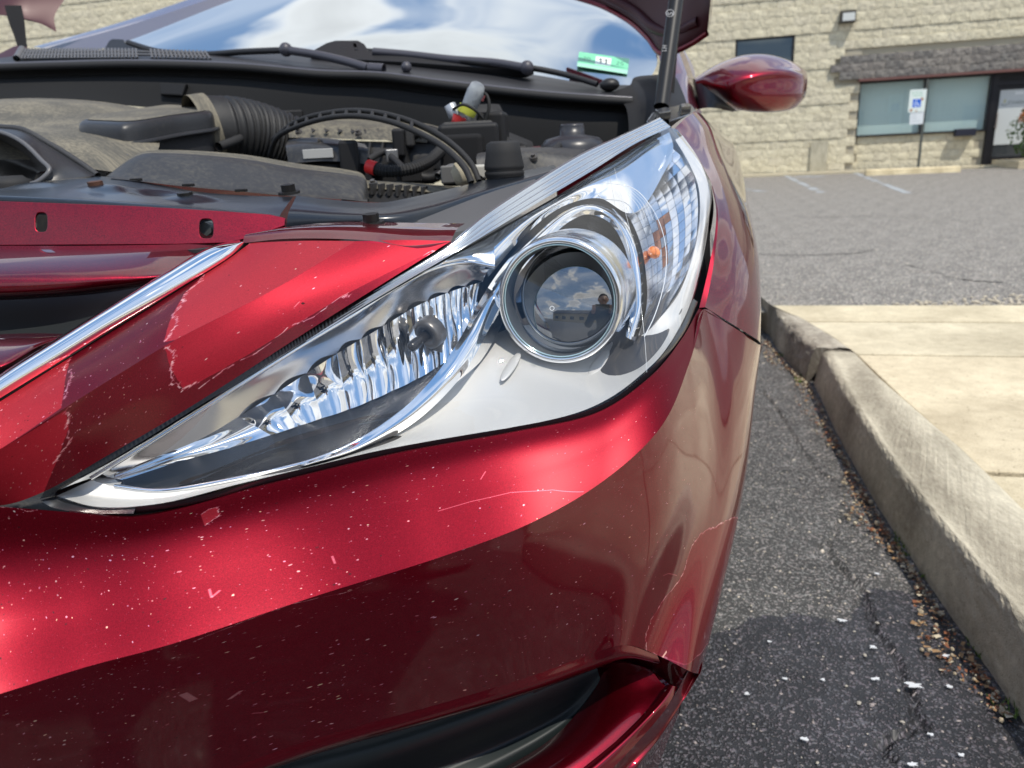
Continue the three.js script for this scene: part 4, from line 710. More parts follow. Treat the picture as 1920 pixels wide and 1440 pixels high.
/* chrome blade sweeping from the bowl up and over the projector */
{
  const outer = [[560, 872], [650, 838], [740, 780], [815, 705], [865, 630], [905, 555], [950, 490], [1010, 425], [1060, 388], [1105, 376], [1150, 392], [1188, 440], [1207, 510], [1208, 580], [1190, 640]];
  const inner = [[580, 873], [680, 845], [780, 790], [860, 712], [905, 640], [937, 575], [972, 515], [1030, 448], [1070, 414], [1105, 402], [1138, 414], [1166, 452], [1182, 512], [1184, 575], [1170, 630]];
  const dep = [.012, .02, .026, .032, .036, .038, .04, .04, .04, .042, .046, .052, .056, .058, .055];
  const a = outer.map((p, i) => I(p[0], p[1], dep[i] - .002)), b = inner.map((p, i) => I(p[0], p[1], dep[i] + .002)), m = outer.map((p, i) => I(lerp(p[0], inner[i][0], .5), lerp(p[1], inner[i][1], .5), dep[i] - .006)), back = a.map((p) => p.clone().add(V(-.01, -.01, -.035))), back2 = b.map((p) => p.clone().add(V(.004, .0, -.04)));
  mesh('chrome_blade', merge([surf([a, m, b], 120, 10), surf([back, a], 120, 3), surf([b, back2], 120, 3)]), chromeMat, lamp);
  /* mirror panel above the blade, and the well beside the projector */
  const t1 = [[905, 452], [980, 408], [1060, 362], [1140, 312], [1200, 276], [1255, 248]], t2 = [[915, 520], [985, 440], [1062, 384], [1125, 372], [1180, 400], [1260, 300]].map((p) => p);
  mesh('upper_mirror', surf([Ir(t1, .010), [[910, 486], [982, 424], [1060, 374], [1135, 340], [1195, 320], [1262, 272]].map((p) => I(p[0], p[1], .015)), Ir(t2, .028)], 50, 14), chromeMat, lamp);
  const wl = [[925, 570], [965, 505], [1030, 440], [1095, 405], [1140, 420], [1168, 470], [1184, 540], [1180, 610]];
  mesh('projector_well', surf([wl.map((p) => I(p[0], p[1], .046)), wl.map((p) => I(lerp(p[0], 1080, .12), lerp(p[1], 560, .12), .10)), wl.map((p) => I(lerp(p[0], 1085, .5), lerp(p[1], 560, .5), .14))], 50, 12), STD({ color: lin(.45, .47, .5), metalness: 1, roughness: .12 }), lamp);
}
/* projector: shroud ring, ribbed cone, glass dome */
{
  const pj = new THREE.Group(); pj.name = 'projector'; 
  const front = P(1047, 566, .612), lensC = P(1078, 545, .672), ax = front.clone().sub(lensC).normalize();
  const R1 = .0520, add = (n, g, m) => { g.rotateX(Math.PI / 2); mesh(n, orient(g, front, ax), m, lamp); };
  add('shroud_ring', lathe([[R1 - .0035, -.008], [R1 - .0045, -.001], [R1 - .003, .0008], [R1, 0], [R1 + .0012, -.003], [R1 + .0015, -.016], [R1 + .002, -.018], [R1 + .0035, -.03], [R1 + .004, -.06]], 96), softChrome);
  add('ring_bead', (() => { const g = new THREE.TorusGeometry(R1 - .0052, .0006, 8, 120); g.rotateX(-Math.PI / 2); g.translate(0, -.001, 0); return g; })(), STD({ color: lin(.55, .75, .78), metalness: .6, roughness: .15 }));
  const coneMat = STD({ color: lin(.34, .37, .40), metalness: .9, roughness: .38 });
  const cone = []; for (let i = 0; i <= 40; i++) { const t = i / 40; cone.push([lerp(R1 - .005, .0450, t) + (i % 2 ? .0004 : 0), lerp(-.001, -.022, t)]); }
  add('ribbed_cone', lathe(cone, 96), coneMat);
  const L = front.clone().addScaledVector(ax, -.022).add(V(.006, .004, 0));
  const ax2 = ax.clone().add(V(-.10, .30, 0)).normalize();      // the glass looks a little upward
  const at = (n, g, m) => { g.rotateX(Math.PI / 2); mesh(n, orient(g, L, ax2), m, lamp); };
  at('lens_ring', lathe([[.0415, .001], [.042, .003], [.0440, .0035], [.0455, .001], [.046, -.008]], 80), STD({ color: lin(.22, .23, .24), metalness: .9, roughness: .25 }));
  const dome = []; for (let i = 0; i <= 22; i++) { const a = i / 22 * .42; dome.push([.0417 * Math.sin(a) / Math.sin(.42), .004 + .0078 * (Math.cos(a) - Math.cos(.42)) / (1 - Math.cos(.42))]); }
  at('projector_lens', lathe(dome.reverse(), 80), PHY({ color: lin(.012, .016, .02), roughness: .015, metalness: 0, clearcoat: 1, clearcoatRoughness: 0.01, ior: 2.8 }));
  at('lens_backing', new THREE.CylinderGeometry(.0415, .0415, .004, 48).translate(0, -.006, 0), darkMat);
}
/* side reflector: mosaic of mirror facets round an amber bulb */
{
  const L = [[1128, 372], [1165, 392], [1194, 438], [1210, 505], [1212, 575], [1196, 632]], Rr = [[1240, 262], [1285, 300], [1306, 355], [1308, 420], [1296, 490], [1240, 595]];
  const lc = new THREE.CatmullRomCurve3(L.map((p) => I(p[0], p[1], .05)), false, 'centripetal'), rc = new THREE.CatmullRomCurve3(Rr.map((p, i) => I(p[0], p[1], [.03, .035, .04, .045, .045, .045][i])), false, 'centripetal');
  const nu = 9, nv = 18, r = rng(17);
  const at = (u, v) => { const a = lc.getPoint(v), b = rc.getPoint(v), p = a.clone().lerp(b, u); return p.addScaledVector(V(-.1, -.25, -.8), .03 * Math.sin(Math.PI * u)); };
  const amb = PHY({ color: lin(.62, .26, .10), metalness: .9, roughness: .15 });
  const hz = STD({ color: lin(.78, .79, .81), metalness: 1, roughness: .22 }), fm = [hz, hz, softChrome];
  for (let j = 0; j < nv; j++) for (let i = 0; i < nu; i++) {
    const e = .02, rows = []; const dom = .0003 * (0.4 + r());
    for (const q of [e, .5, 1 - e]) rows.push([e, .5, 1 - e].map((s) => { const p = at((i + s) / nu, (j + q) / nv); return p.addScaledVector(V(.2, .35, .9).normalize(), (s === .5 ? dom : 0) + (q === .5 ? dom : 0)); }));
    mesh('reflector_facet', surf(rows, 5, 5), (Math.hypot(i - 3.4, (j - 8.5) * .8) < 2.4 && r() < .2) ? amb : fm[Math.floor(r() * 3)], lamp);  // amber tint on some facets stands for the mirrored bulb
  }
  const back = [[], []]; for (let j = 0; j <= 10; j++) { back[0].push(at(0, j / 10).add(V(0, 0, -.006))); back[1].push(at(1, j / 10).add(V(0, 0, -.006))); }
  mesh('reflector_shell', surf([back[0], back[0].map((p, i) => p.clone().lerp(back[1][i], .5).addScaledVector(V(-.1, -.25, -.8), .03)), back[1]], 20, 10), STD({ color: lin(.25, .26, .28), metalness: 1, roughness: .3 }), lamp);
  const bp = I(1222, 470, .055), ax = V(.3, -.1, .9).normalize(), g = lathe([[0, 0], [.004, 0], [.0055, .003], [.006, .008], [.005, .013], [.003, .016], [0, .017]], 24); g.rotateX(Math.PI / 2);
  mesh('amber_bulb', orient(g, bp, ax), PHY({ color: lin(.85, .24, .03), roughness: .12, clearcoat: 1 }), lamp);
  mesh('amber_reflection', surf([[I(1165, 296, .03), I(1200, 278, .03), I(1240, 268, .025)], [I(1190, 303, .035), I(1215, 292, .035), I(1241, 272, .026)]], 8, 4), amb, lamp);  // amber strip painted in for the reflection of the hood
  /* moulded arc and fine lines on the inside of the lens */
  const fine = PHY({ color: lin(.75, .78, .8), roughness: .1, metalness: .2 });
  mesh('moulded_line', tube([[1130, 342], [1185, 352], [1225, 395], [1247, 455], [1247, 520], [1228, 590], [1208, 632]].map((p) => I(p[0], p[1], .004)) , .0004, 60, 6), fine, lamp);
  mesh('moulded_line', tube([[1152, 315], [1165, 370], [1185, 450], [1200, 560], [1210, 650], [1213, 705]].map((p) => I(p[0], p[1], .002)), .00018, 60, 5), fine, lamp);
  for (let k = 0; k < 4; k++) mesh('moulded_line', tube([[1175 + k * 4, 362 - k * 2], [1195 + k * 5, 385 - k * 2], [1207 + k * 6, 416 - k * 1]].map((p) => I(p[0], p[1], .004)), .0002, 20, 5), fine, lamp);
  mesh('index_mark', (() => { const g = new THREE.TorusGeometry(.0017, .00025, 6, 20); return orient(g, I(1035, 578 + 0, .003).lerp(I(1035, 578, .003), 0), V(.1, .4, .9)); })(), fine, lamp);
  mesh('index_mark', (() => { const g = new THREE.TorusGeometry(.0015, .00022, 6, 20); return orient(g, I(634, 731, .003), V(.1, .4, .9)); })(), fine, lamp);
}
/* seals and the ribbed flange over the lamp */
{
  mesh('lower_seal', surf([Ir(lensB.slice(0, 10).map((p) => [p[0], p[1]]), -.0005), lensB.slice(0, 10).map((p, i) => P(p[0] + (i > 7 ? 7 : 2), p[1] + (i > 7 ? 5 : 11), p[2] + .004)), lensB.slice(0, 10).map((p, i) => P(p[0] + (i > 7 ? 8 : 3), p[1] + (i > 7 ? 7 : 16), p[2] + .03))], 100, 8), blackGloss, lamp);
  const F1 = [[75, 935, .487], [95, 908, .497], [190, 857, .508], [330, 768, .530], [500, 662, .553], [600, 600, .570], [720, 530, .592], [845, 452, .632]];
  const F2 = [[102, 930, .494], [110, 917, .497], [195, 871, .509], [335, 785, .531], [505, 680, .554], [604, 620, .571], [724, 548, .592], [860, 470, .628]];
  mesh('upper_seal', surf([F1.map((p) => P(p[0], p[1], p[2] + .014)), F1.map((p, i) => P(lerp(p[0], F2[i][0], .5), lerp(p[1], F2[i][1], .5), p[2] + .010)), F2.map((p) => P(p[0], p[1], p[2] + .001))], 90, 8), STD({ color: lin(.010, .010, .011), roughness: .4, bumpMap: ribBump, bumpScale: .0004 }), lamp);
  mesh('tip_seal', surf([[[76, 938, .486], [95, 950, .488], [160, 962, .490], [250, 963, .494]], [[100, 931, .493], [120, 942, .493], [190, 952, .495], [255, 950, .498]]], 20, 4), blackGloss, lamp);
  const u1 = [[560, 632], [700, 545], [830, 466], [905, 405], [994, 345], [1087, 289], [1165, 253], [1237, 220]], u2 = [[575, 640], [712, 556], [880, 458], [935, 425], [1022, 372], [1110, 320], [1190, 270], [1258, 238]];
  const dd = [.572, .592, .616, .634, .676, .736, .792, .868];
  const rows = []; for (let k = 0; k <= 8; k++) { const t = k / 8; rows.push(u1.map((p, i) => P(lerp(p[0], u2[i][0], t), lerp(p[1], u2[i][1], t), lerp(dd[i] + .012, dd[i] - .004, t) - (k % 2 ? .0025 : 0)))); }
  mesh('lens_flange', surf(rows, 90, 40), PHY({ color: lin(.38, .42, .46), roughness: .12, metalness: .55, clearcoat: 1 }), lamp);
}

/* ------------------------------------------------ fender, side, wheel */
{
  const sideX = (y, z) => V(0.088 - 0.02 * Math.max(0, y - 0.66) * 5 * 0, y, z);
  const rows = [
    [[1266, 240, 0.918], [1285, 222, 0.944], [1302, 212, 0.986], [1312, 212, 1.048], V(0.045, 0.905, -1.62), V(0.05, 0.93, -2.05)],
    [[1282, 258, 0.892], [1308, 244, 0.923], [1326, 236, 0.975], [1334, 238, 1.048], V(0.062, 0.89, -1.60), V(0.07, 0.91, -2.05)],
    [[1303, 290, 0.856], [1328, 282, 0.892], [1347, 282, 0.949], [1352, 290, 1.017], V(0.078, 0.87, -1.55), V(0.085, 0.89, -2.05)],
    [[1336, 350, 0.793], [1360, 345, 0.830], [1378, 348, 0.887], [1384, 354, 0.954], V(0.09, 0.83, -1.5), V(0.097, 0.85, -2.05)],
    [[1344, 400, 0.762], [1376, 400, 0.796], [1400, 403, 0.850], [1408, 410, 0.913], V(0.094, 0.79, -1.45), V(0.10, 0.81, -2.05)],
    [[1341, 465, 0.739], [1384, 470, 0.770], [1415, 476, 0.819], [1423, 482, 0.882], V(0.096, 0.745, -1.45), V(0.102, 0.76, -2.05)],
    [[1331, 530, 0.721], [1382, 545, 0.752], [1420, 560, 0.798], [1427, 568, 0.856], V(0.096, 0.70, -1.42), V(0.102, 0.71, -2.05)],
    [[1322, 576, 0.710], [1380, 612, 0.744], [1420, 637, 0.783], [1426, 642, 0.830], V(0.094, 0.665, -1.40), V(0.10, 0.665, -2.05)],
  ];
  const fender = new THREE.Group(); fender.name = 'fender'; car.add(fender);
  mesh('fender_skin', surf(rows, 60, 60, { metres: .25 }), paintMat, fender);
  mesh('fender_strip', surf([[[1311, 577, 0.708], [1325, 520, 0.724], [1338, 455, 0.741], [1343, 395, 0.765], [1334, 348, 0.796]], [[1322, 576, 0.710], [1332, 530, 0.721], [1342, 465, 0.739], [1346, 400, 0.762], [1337, 350, 0.794]]], 30, 3), paintMat, fender);
  mesh('panel_gap', surf([[[1309, 574, .716], [1350, 596, .738], [1400, 627, .775], [1426, 642, .85]], [[1309, 582, .716], [1350, 603, .738], [1400, 634, .775], [1426, 650, .85]]].map((r) => r.map((p) => P(p[0], p[1], p[2] + .006))), 20, 2), darkMat, fender);
  /* side of the car behind, with the wheel */
  const arch = (t) => V(0.09, 0.33 + 0.37 * Math.sin(t), -1.55 + 0.37 * Math.cos(t));
  const upr = [], mid = [], low = []; for (let i = 0; i <= 12; i++) { const t = Math.PI * i / 12; const a = arch(t); low.push(a); upr.push(V(0.095, 0.665, -1.15 - 0.9 * i / 12)); mid.push(a.clone().lerp(upr[i], .5)); }
  mesh('underbody', box(1.56, .34, 3.3, .03).translate(-.83, .36, -2.72), plasticMat, car);
  mesh('front_crossmember', box(1.2, .25, .3, .03).translate(-.75, .34, -.86), plasticMat, car);
  mesh('wheel_liner', surf([[V(.02, .86, -1.0), V(.02, .88, -1.5), V(.0, .9, -2.0)], [V(.03, .45, -.80), V(.02, .45, -1.5), V(.0, .4, -2.0)], [V(.0, .22, -.75), V(-.08, .18, -1.5), V(.0, .2, -2.0)]], 12, 8), plasticMat, fender);
  mesh('far_side', box(.04, .72, 2.4, .02).translate(-1.74, .58, -3.3), paintMat, car);
  mesh('wheel_arch', surf([upr.map((p, i) => { const q = p.clone(); if (q.y < low[i].y + .01) q.y = low[i].y + .012; return q; }), low], 40, 6), paintMat, fender);
  const door = new THREE.Group(); door.name = 'door'; car.add(door);
  mesh('door_skin', surf([[V(0.05, 0.93, -2.06), V(0.05, 0.95, -3.2)], [V(0.10, 0.8, -2.06), V(0.10, 0.8, -3.2)], [V(0.105, 0.55, -2.06), V(0.105, 0.55, -3.2)], [V(0.05, 0.25, -2.06), V(0.05, 0.25, -3.2)]], 10, 16), paintMat, door);
  mesh('door_handle', box(.02, .03, .18, .008).translate(0.11, 0.83, -3.0), chromeMat, door);
  const wheel = new THREE.Group(); wheel.name = 'wheel'; car.add(wheel);
  mesh('tyre', lathe([[.2, -.1], [.29, -.105], [.322, -.085], [.33, -.05], [.33, .05], [.322, .085], [.29, .105], [.2, .1]], 60).rotateZ(Math.PI / 2).translate(-0.04, 0.335, -1.55), rubberMat, wheel);
  mesh('rim', lathe([[.185, .02], [.19, .08], [.205, .092], [.208, .08], [.2, -.09]], 48).rotateZ(-Math.PI / 2).translate(-0.04, 0.335, -1.55), softChrome, wheel);
  mesh('brake_disc', new THREE.CylinderGeometry(.15, .15, .02, 40).rotateZ(Math.PI / 2).translate(-0.05, 0.335, -1.55), STD({ color: lin(.2, .19, .18), metalness: .8, roughness: .4 }), wheel);
  mesh('hub', new THREE.CylinderGeometry(.05, .06, .05, 24).rotateZ(Math.PI / 2).translate(0.015, 0.335, -1.55), softChrome, wheel);
  for (let k = 0; k < 5; k++) { const g = box(.03, .17, .06, .008); g.translate(0, .115, 0); g.rotateX(k * Math.PI * .4); mesh('spoke', g.translate(0.015, 0.335, -1.55), softChrome, wheel); }
}

const surfM = (r, nu, nv, o = {}) => surf(r, nu, nv, { metres: .22, ...o });
/* ------------------------------------------------ grille side: chrome strip, bars */
{
  const up1 = [[-150, 812, .452], [0, 706, .485], [100, 643, .510], [200, 582, .534], [300, 521, .560], [400, 465, .590], [452, 453, .605]];
  const lo1 = [[-150, 842, .444], [0, 748, .478], [100, 685, .502], [200, 622, .526], [320, 548, .554], [430, 480, .588], [460, 455, .603]];
  const m1 = up1.map((p, i) => P(lerp(p[0], lo1[i][0], .45), lerp(p[1], lo1[i][1], .45), lerp(p[2], lo1[i][2], .5) - .006));
  const bk = up1.map((p) => P(p[0] - 3, p[1] - 3, p[2] + .025));
  mesh('grille_strip', surfM([bk, up1, m1, lo1, lo1.map((p) => P(p[0] + 2, p[1] + 2, p[2] + .02))], 80, 24), STD({ color: lin(.82, .83, .84), metalness: 1, roughness: .10, roughnessMap: dustTexRough() }), car);
  function dustTexRough() { return tex(256, 256, (i, j) => { const v = 40 + 215 * smooth(.45, .75, fbm(i / 20, j / 20, 88, 4, 12.8)); return [v, v, v]; }, false); }
  const strips = [[-148, 846, .446], [0, 751, .481], [100, 688, .505], [200, 625, .530], [320, 551, .558], [430, 483, .593], [464, 456, .608]];
  mesh('strip_gap', tube(strips.map((p) => P(p[0], p[1], p[2] + .004)), .0022, 60, 6), rubberMat, car);

  /* slotted cross panel */
  const so = [[-160, 372], [0, 377], [250, 386], [420, 396], [505, 402], [536, 409], [534, 424], [500, 436], [470, 446], [430, 456], [330, 459], [150, 460], [-160, 462]];
  const pl = [P(0, 377, .700), P(530, 409, .745), P(0, 460, .694)];
  const slots = [ovalPx(78, 417, 11, 18, 20, 3.4), ovalPx(387, 429, 13, 18, 20, 3.4)];
  const pan = mesh('cross_panel', plate(so, pl, .002, slots, .0008), paintMat, car);
  mesh('slot_bolt', new THREE.CylinderGeometry(.007, .007, .012, 6).rotateX(Math.PI / 2).translate(...P(392, 428, .745).toArray()), STD({ color: lin(.12, .14, .14), roughness: .5, metalness: .5 }), pan);
  /* upper grille bar: shelf with a rolled lower edge */
  const A = [[-160, 463, .672], [0, 461, .677], [150, 461, .687], [300, 459, .700], [365, 458, .706], [410, 462, .708]];
  const B = [[-160, 476, .648], [0, 474, .653], [150, 474, .661], [300, 472, .676], [350, 474, .684], [385, 480, .688]];
  const C = [[-160, 512, .610], [0, 508, .616], [120, 508, .624], [240, 508, .636], [310, 508, .648], [350, 506, .660]];
  const D = [[-160, 530, .602], [0, 527, .608], [110, 527, .616], [220, 523, .628], [290, 520, .638], [330, 517, .650]];
  const E1 = [[-160, 553, .604], [0, 550, .610], [100, 547, .618], [200, 540, .630], [270, 533, .640], [312, 527, .652]];
  const F = [[-160, 566, .625], [0, 563, .630], [95, 558, .638], [190, 550, .648], [255, 540, .656], [300, 532, .664]];
  mesh('grille_bar', surfM([A, B, C, D, E1, F], 60, 40), paintMat, car);
  mesh('bar_hole', new THREE.CylinderGeometry(.010, .010, .003, 20).applyMatrix4(new THREE.Matrix4().setPosition(P(373, 469, .696))), rubberMat, car);
  mesh('grille_mesh', surfM([[[-160, 540, .68], [0, 540, .68], [150, 530, .69], [320, 520, .71]], [[-160, 660, .62], [0, 650, .62], [100, 640, .62], [230, 570, .64]]], 20, 8), STD({ color: lin(.010, .013, .014), roughness: .5 }), car);
  const rows = [[[-160, 640, .575], [0, 627, .585], [60, 625, .590], [120, 626, .590]], [[-160, 655, .545], [0, 640, .556], [60, 637, .562], [110, 632, .575]], [[-160, 700, .515], [0, 668, .53], [50, 655, .542], [95, 642, .565]], [[-160, 735, .51], [0, 690, .522], [40, 672, .535], [80, 650, .560]], [[-160, 745, .53], [0, 702, .54], [40, 683, .548], [75, 658, .565]]];
  mesh('grille_bar', surfM(rows, 30, 24), paintMat, car);
  mesh('grille_back', surfM([[[-160, 690, .60], [0, 680, .60], [60, 660, .6]], [[-160, 830, .50], [0, 745, .52], [90, 680, .55]]], 8, 4), plasticMat, car);
}

/* ------------------------------------------------ radiator support and things bolted to it */
{
  const sup = new THREE.Group(); sup.name = 'radiator_support'; car.add(sup);
  const s0 = [[-160, 352, .98], [0, 349, .97], [124, 332, .98], [210, 332, .98], [300, 347, .96], [375, 360, .94], [470, 367, .92], [549, 369, .90]];
  const s1 = [[-160, 358, .86], [0, 357, .85], [124, 352, .86], [210, 356, .86], [300, 366, .855], [375, 373, .85], [460, 381, .845], [537, 386, .84]];
  const s2 = [[-160, 362, .785], [0, 366, .79], [130, 371, .795], [262, 379, .80], [330, 384, .80], [400, 390, .80], [460, 396, .80], [526, 402, .80]];
  const s3 = [[-160, 366, .765], [0, 371, .77], [130, 377, .775], [262, 386, .78], [330, 391, .78], [400, 397, .78], [460, 403, .78], [524, 410, .78]];
  const s4 = [[-160, 400, .77], [0, 400, .775], [130, 405, .78], [262, 412, .785], [330, 418, .785], [400, 423, .785], [460, 428, .785], [524, 432, .785]];
  const dim = [P(205, 352, .865), P(290, 358, .875), P(365, 374, .85), P(60, 356, .88)];
  mesh('support_beam', surfM([s0, s1, s2, s3, s4], 110, 50, { shape: (p) => { dim.forEach((c, k) => { const q = Math.hypot(p.x - c.x, p.z - c.z) / .038; if (q < 1) p.y += (k === 1 ? -1 : .75) * .007 * (1 - q * q) * (1 - q * q); }); } }), seatMetal, sup);
  const b0 = [[556, 367, .885], [640, 376, .87], [712, 380, .865], [790, 366, .89], [880, 345, .95], [960, 325, 1.01], [1040, 309, 1.07]];
  const b1 = [[547, 386, .815], [640, 394, .805], [720, 395, .81], [800, 381, .84], [890, 357, .90], [965, 335, .96], [1042, 314, 1.03]];
  const b2 = [[540, 402, .79], [640, 408, .785], [730, 406, .79], [806, 392, .82], [890, 366, .88], [970, 341, .945], [1046, 318, 1.0]];
  const b3 = [[536, 432, .79], [640, 430, .788], [745, 424, .793], [815, 405, .822], [895, 378, .88], [978, 350, .945], [1052, 324, 1.0]];
  mesh('support_beam', surfM([b0, b1, b2, b3], 80, 30), seatMetal, sup);
  mesh('lamp_bracket', surfM([[[782, 414, .802], [850, 387, .845], [930, 357, .905], [1002, 336, .96]], [[800, 424, .79], [880, 408, .815], [950, 382, .86], [1015, 345, .93]], [[830, 440, .785], [900, 425, .80], [960, 395, .855], [1020, 352, .93]]], 24, 10), STD({ color: lin(.075, .075, .078), roughness: .55 }), sup);
  const bolt = (x, y, d, r, mat, n) => { const c = P(x, y, d), u = V(.05, 1, .12).normalize(); const g = merge([new THREE.CylinderGeometry(r * 1.55, r * 1.6, r * .35, 24), new THREE.CylinderGeometry(r, r, r * 1.1, 6).translate(0, r * .6, 0)]); g.rotateX(.12); mesh('bolt', g.translate(c.x, c.y, c.z), mat, sup); };
  const rust = STD({ color: lin(.10, .045, .028), roughness: .7, metalness: .4 }), bk = STD({ color: lin(.025, .024, .023), roughness: .45, metalness: .6 });
  bolt(182, 356, .865, .0085, rust); bolt(350, 377, .845, .0085, bk); bolt(542, 361, .92, .0085, bk);
  bolt(697, 418, .662, .0072, bk);
  /* rubber bump stop */
  const c = P(946, 331, .985), g = lathe([[.0, .045], [.016, .045], [.022, .042], [.0235, .03], [.0265, .014], [.0265, .01], [.0245, .008], [.0265, .006], [.0265, .002], [.0245, 0], [.0245, -.012], [.034, -.014], [.034, -.02]], 36);
  mesh('bump_stop', g.translate(c.x, c.y, c.z), rubberMat, sup);
  const c2 = P(18, 345, .93); mesh('bump_stop', lathe([[0, .010], [.016, .010], [.02, .006], [.024, .005], [.026, 0], [.026, -.01]], 30).translate(c2.x, c2.y, c2.z), rubberMat, sup);
  /* radiator cover */
  const cov = new THREE.Group(); cov.name = 'radiator_cover'; car.add(cov);
  const k0 = [[196, 330, 1.10], [215, 312, 1.12], [262, 284, 1.13], [311, 281, 1.13], [450, 289, 1.12], [562, 307, 1.10], [650, 318, 1.08], [682, 328, 1.07], [692, 372, 1.05]];
  const k1 = [[200, 331, 1.03], [220, 315, 1.04], [262, 290, 1.045], [311, 287, 1.045], [450, 297, 1.035], [562, 316, 1.02], [652, 327, 1.0], [684, 336, .995], [691, 373, .99]];
  const k2 = [[204, 331, 1.0], [224, 318, 1.01], [262, 297, 1.02], [311, 295, 1.02], [450, 305, 1.01], [562, 324, .995], [652, 335, .975], [683, 343, .975], [690, 374, .975]];
  const k3 = [[208, 332, .975], [232, 334, .975], [270, 338, .975], [330, 345, .97], [450, 356, .96], [562, 366, .95], [645, 371, .94], [676, 374, .94], [689, 375, .96]];
  const lipr = k3.map((p) => P(p[0], p[1] + 3, p[2] - .02));
  mesh('cover_top', surfM([k0, k1], 60, 4), dustyMat, cov);
  mesh('cover_shell', surfM([k1, k2, k3, lipr], 90, 34), plasticMat, cov);
  for (const [x, y, d] of [[255, 337, .965], [353, 347, .955], [452, 357, .945]]) { const p = P(x, y, d); mesh('clip_slot', box(.016, .0035, .006, .001).translate(p.x, p.y, p.z), darkMat, cov); }
}

/* ------------------------------------------------ engine bay */
{
  const bay = new THREE.Group(); bay.name = 'engine'; car.add(bay);
  const add = (n, g, m) => mesh(n, g, m, bay);
  const shiny = STD({ map: dustTex([40, 41, 44], [84, 80, 70], 251, .22), roughness: .42 });
  add('bay_floor', surfM([[V(-1.6, .62, -.85), V(-.6, .62, -.95), V(-.02, .6, -1.1)], [V(-1.6, .6, -1.6), V(-.6, .6, -1.6), V(-.06, .6, -1.6)]], 10, 6), plasticMat);
  add('inner_fender', surfM([[P(1040, 318, 1.02), P(1150, 262, 1.16), P(1212, 232, 1.4)], [V(-.16, .6, -1.0), V(-.12, .6, -1.2), V(-.1, .6, -1.5)]], 10, 6), paintMat);
  /* engine cover: broad dusty plastic swells */
  add('engine_cover', surfM([
    [[-160, 196, 1.56], [-20, 187, 1.56], [60, 184, 1.55], [130, 186, 1.54], [200, 192, 1.53], [262, 203, 1.50], [300, 214, 1.47]],
    [[-160, 205, 1.42], [-20, 196, 1.42], [60, 193, 1.42], [130, 196, 1.40], [200, 203, 1.39], [262, 214, 1.38], [300, 228, 1.37]],
    [[-160, 236, 1.32], [-20, 228, 1.33], [60, 220, 1.34], [130, 215, 1.34], [200, 214, 1.34], [250, 220, 1.33], [300, 236, 1.32]],
    [[-160, 250, 1.30], [-20, 243, 1.29], [40, 238, 1.28], [110, 234, 1.26], [180, 232, 1.25], [240, 240, 1.24], [300, 260, 1.22]],
    [[-160, 262, 1.16], [-20, 256, 1.15], [40, 256, 1.14], [110, 258, 1.13], [170, 262, 1.12], [230, 274, 1.11], [290, 290, 1.10]],
    [[-160, 310, 1.05], [-20, 300, 1.06], [60, 300, 1.06], [110, 310, 1.05], [180, 318, 1.04], [215, 322, 1.04], [260, 318, 1.06]]], 80, 50), dustyMat);
  /* resonator box: body, flange, lid with rounded rim */
  {
    const loop = (pts, closed = true) => new THREE.CatmullRomCurve3(pts, true, 'catmullrom', .35).getPoints(80);
    const pl = [[146, 227, 1.17], [178, 229, 1.145], [225, 231, 1.13], [262, 228, 1.15], [330, 217, 1.22], [392, 209, 1.28], [398, 204, 1.33], [383, 199, 1.40], [345, 197, 1.44], [312, 196, 1.46], [230, 207, 1.36], [172, 217, 1.26]].map(toV);
    const cen = pl.reduce((a, p) => a.add(p), V(0, 0, 0)).multiplyScalar(1 / pl.length);
    const lay = (s, dy) => loop(pl.map((p) => cen.clone().lerp(p, s).add(V(0, dy, 0))));
    const rings = [lay(.02, .001), lay(.9, .0), lay(.965, -.002), lay(1, -.008), lay(1.01, -.024), lay(1.012, -.027), lay(1.075, -.028), lay(1.08, -.032), lay(1.0, -.034), lay(.96, -.075)];
    const g = surfM(rings.map((r) => r), 90, 70); add('resonator', g, shiny);
    add('resonator_dust', surfM([lay(.02, .0022), lay(.5, .0018), lay(.88, .0012)], 90, 8), dustyMat);
  }
  /* corrugated hose */
  {
    const c = curve([[375, 250, 1.36], [420, 246, 1.38], [470, 252, 1.42], [520, 268, 1.46], [560, 285, 1.48]]);
    const n = 240, g = new THREE.TubeGeometry(c, n, .062, 24, false), p = g.attributes.position, N = g.attributes.normal;
    for (let i = 0; i < p.count; i++) { const k = Math.floor(i / 25), t = k / n, w = t > .22 ? .0055 * Math.abs(Math.sin(t * 52)) - .004 : .004 * smooth(.22, .0, t); p.setXYZ(i, p.getX(i) + N.getX(i) * w, p.getY(i) + N.getY(i) * w, p.getZ(i) + N.getZ(i) * w); }
    g.computeVertexNormals(); add('corrugated_hose', g, STD({ map: dustTex([26, 26, 27], [86, 82, 72], 263, .25), roughness: .6 }));
    add('hose_collar', tube([[368, 252, 1.355], [398, 247, 1.37]], .068, 8, 30), dustyMat);
  }
  /* intake horn at the middle of the car */
  add('intake_horn', surfM([
    [[-40, 236, 1.02], [0, 239, 1.02], [40, 243, 1.02], [91, 269, 1.01], [146, 303, 1.0], [183, 328, .99]],
    [[-40, 241, .99], [0, 243, .99], [38, 250, .99], [80, 275, .985], [128, 308, .975], [165, 331, .965]],
    [[-40, 246, .955], [0, 248, .955], [42, 267, .95], [78, 301, .945], [93, 320, .94], [70, 341, .935]]], 40, 16), shiny);
  add('horn_edge', tube([[-40, 236, 1.02], [0, 239, 1.015], [40, 243, 1.015], [91, 269, 1.005], [146, 303, .995], [183, 329, .985]], .0045, 40, 8), plasticMat);
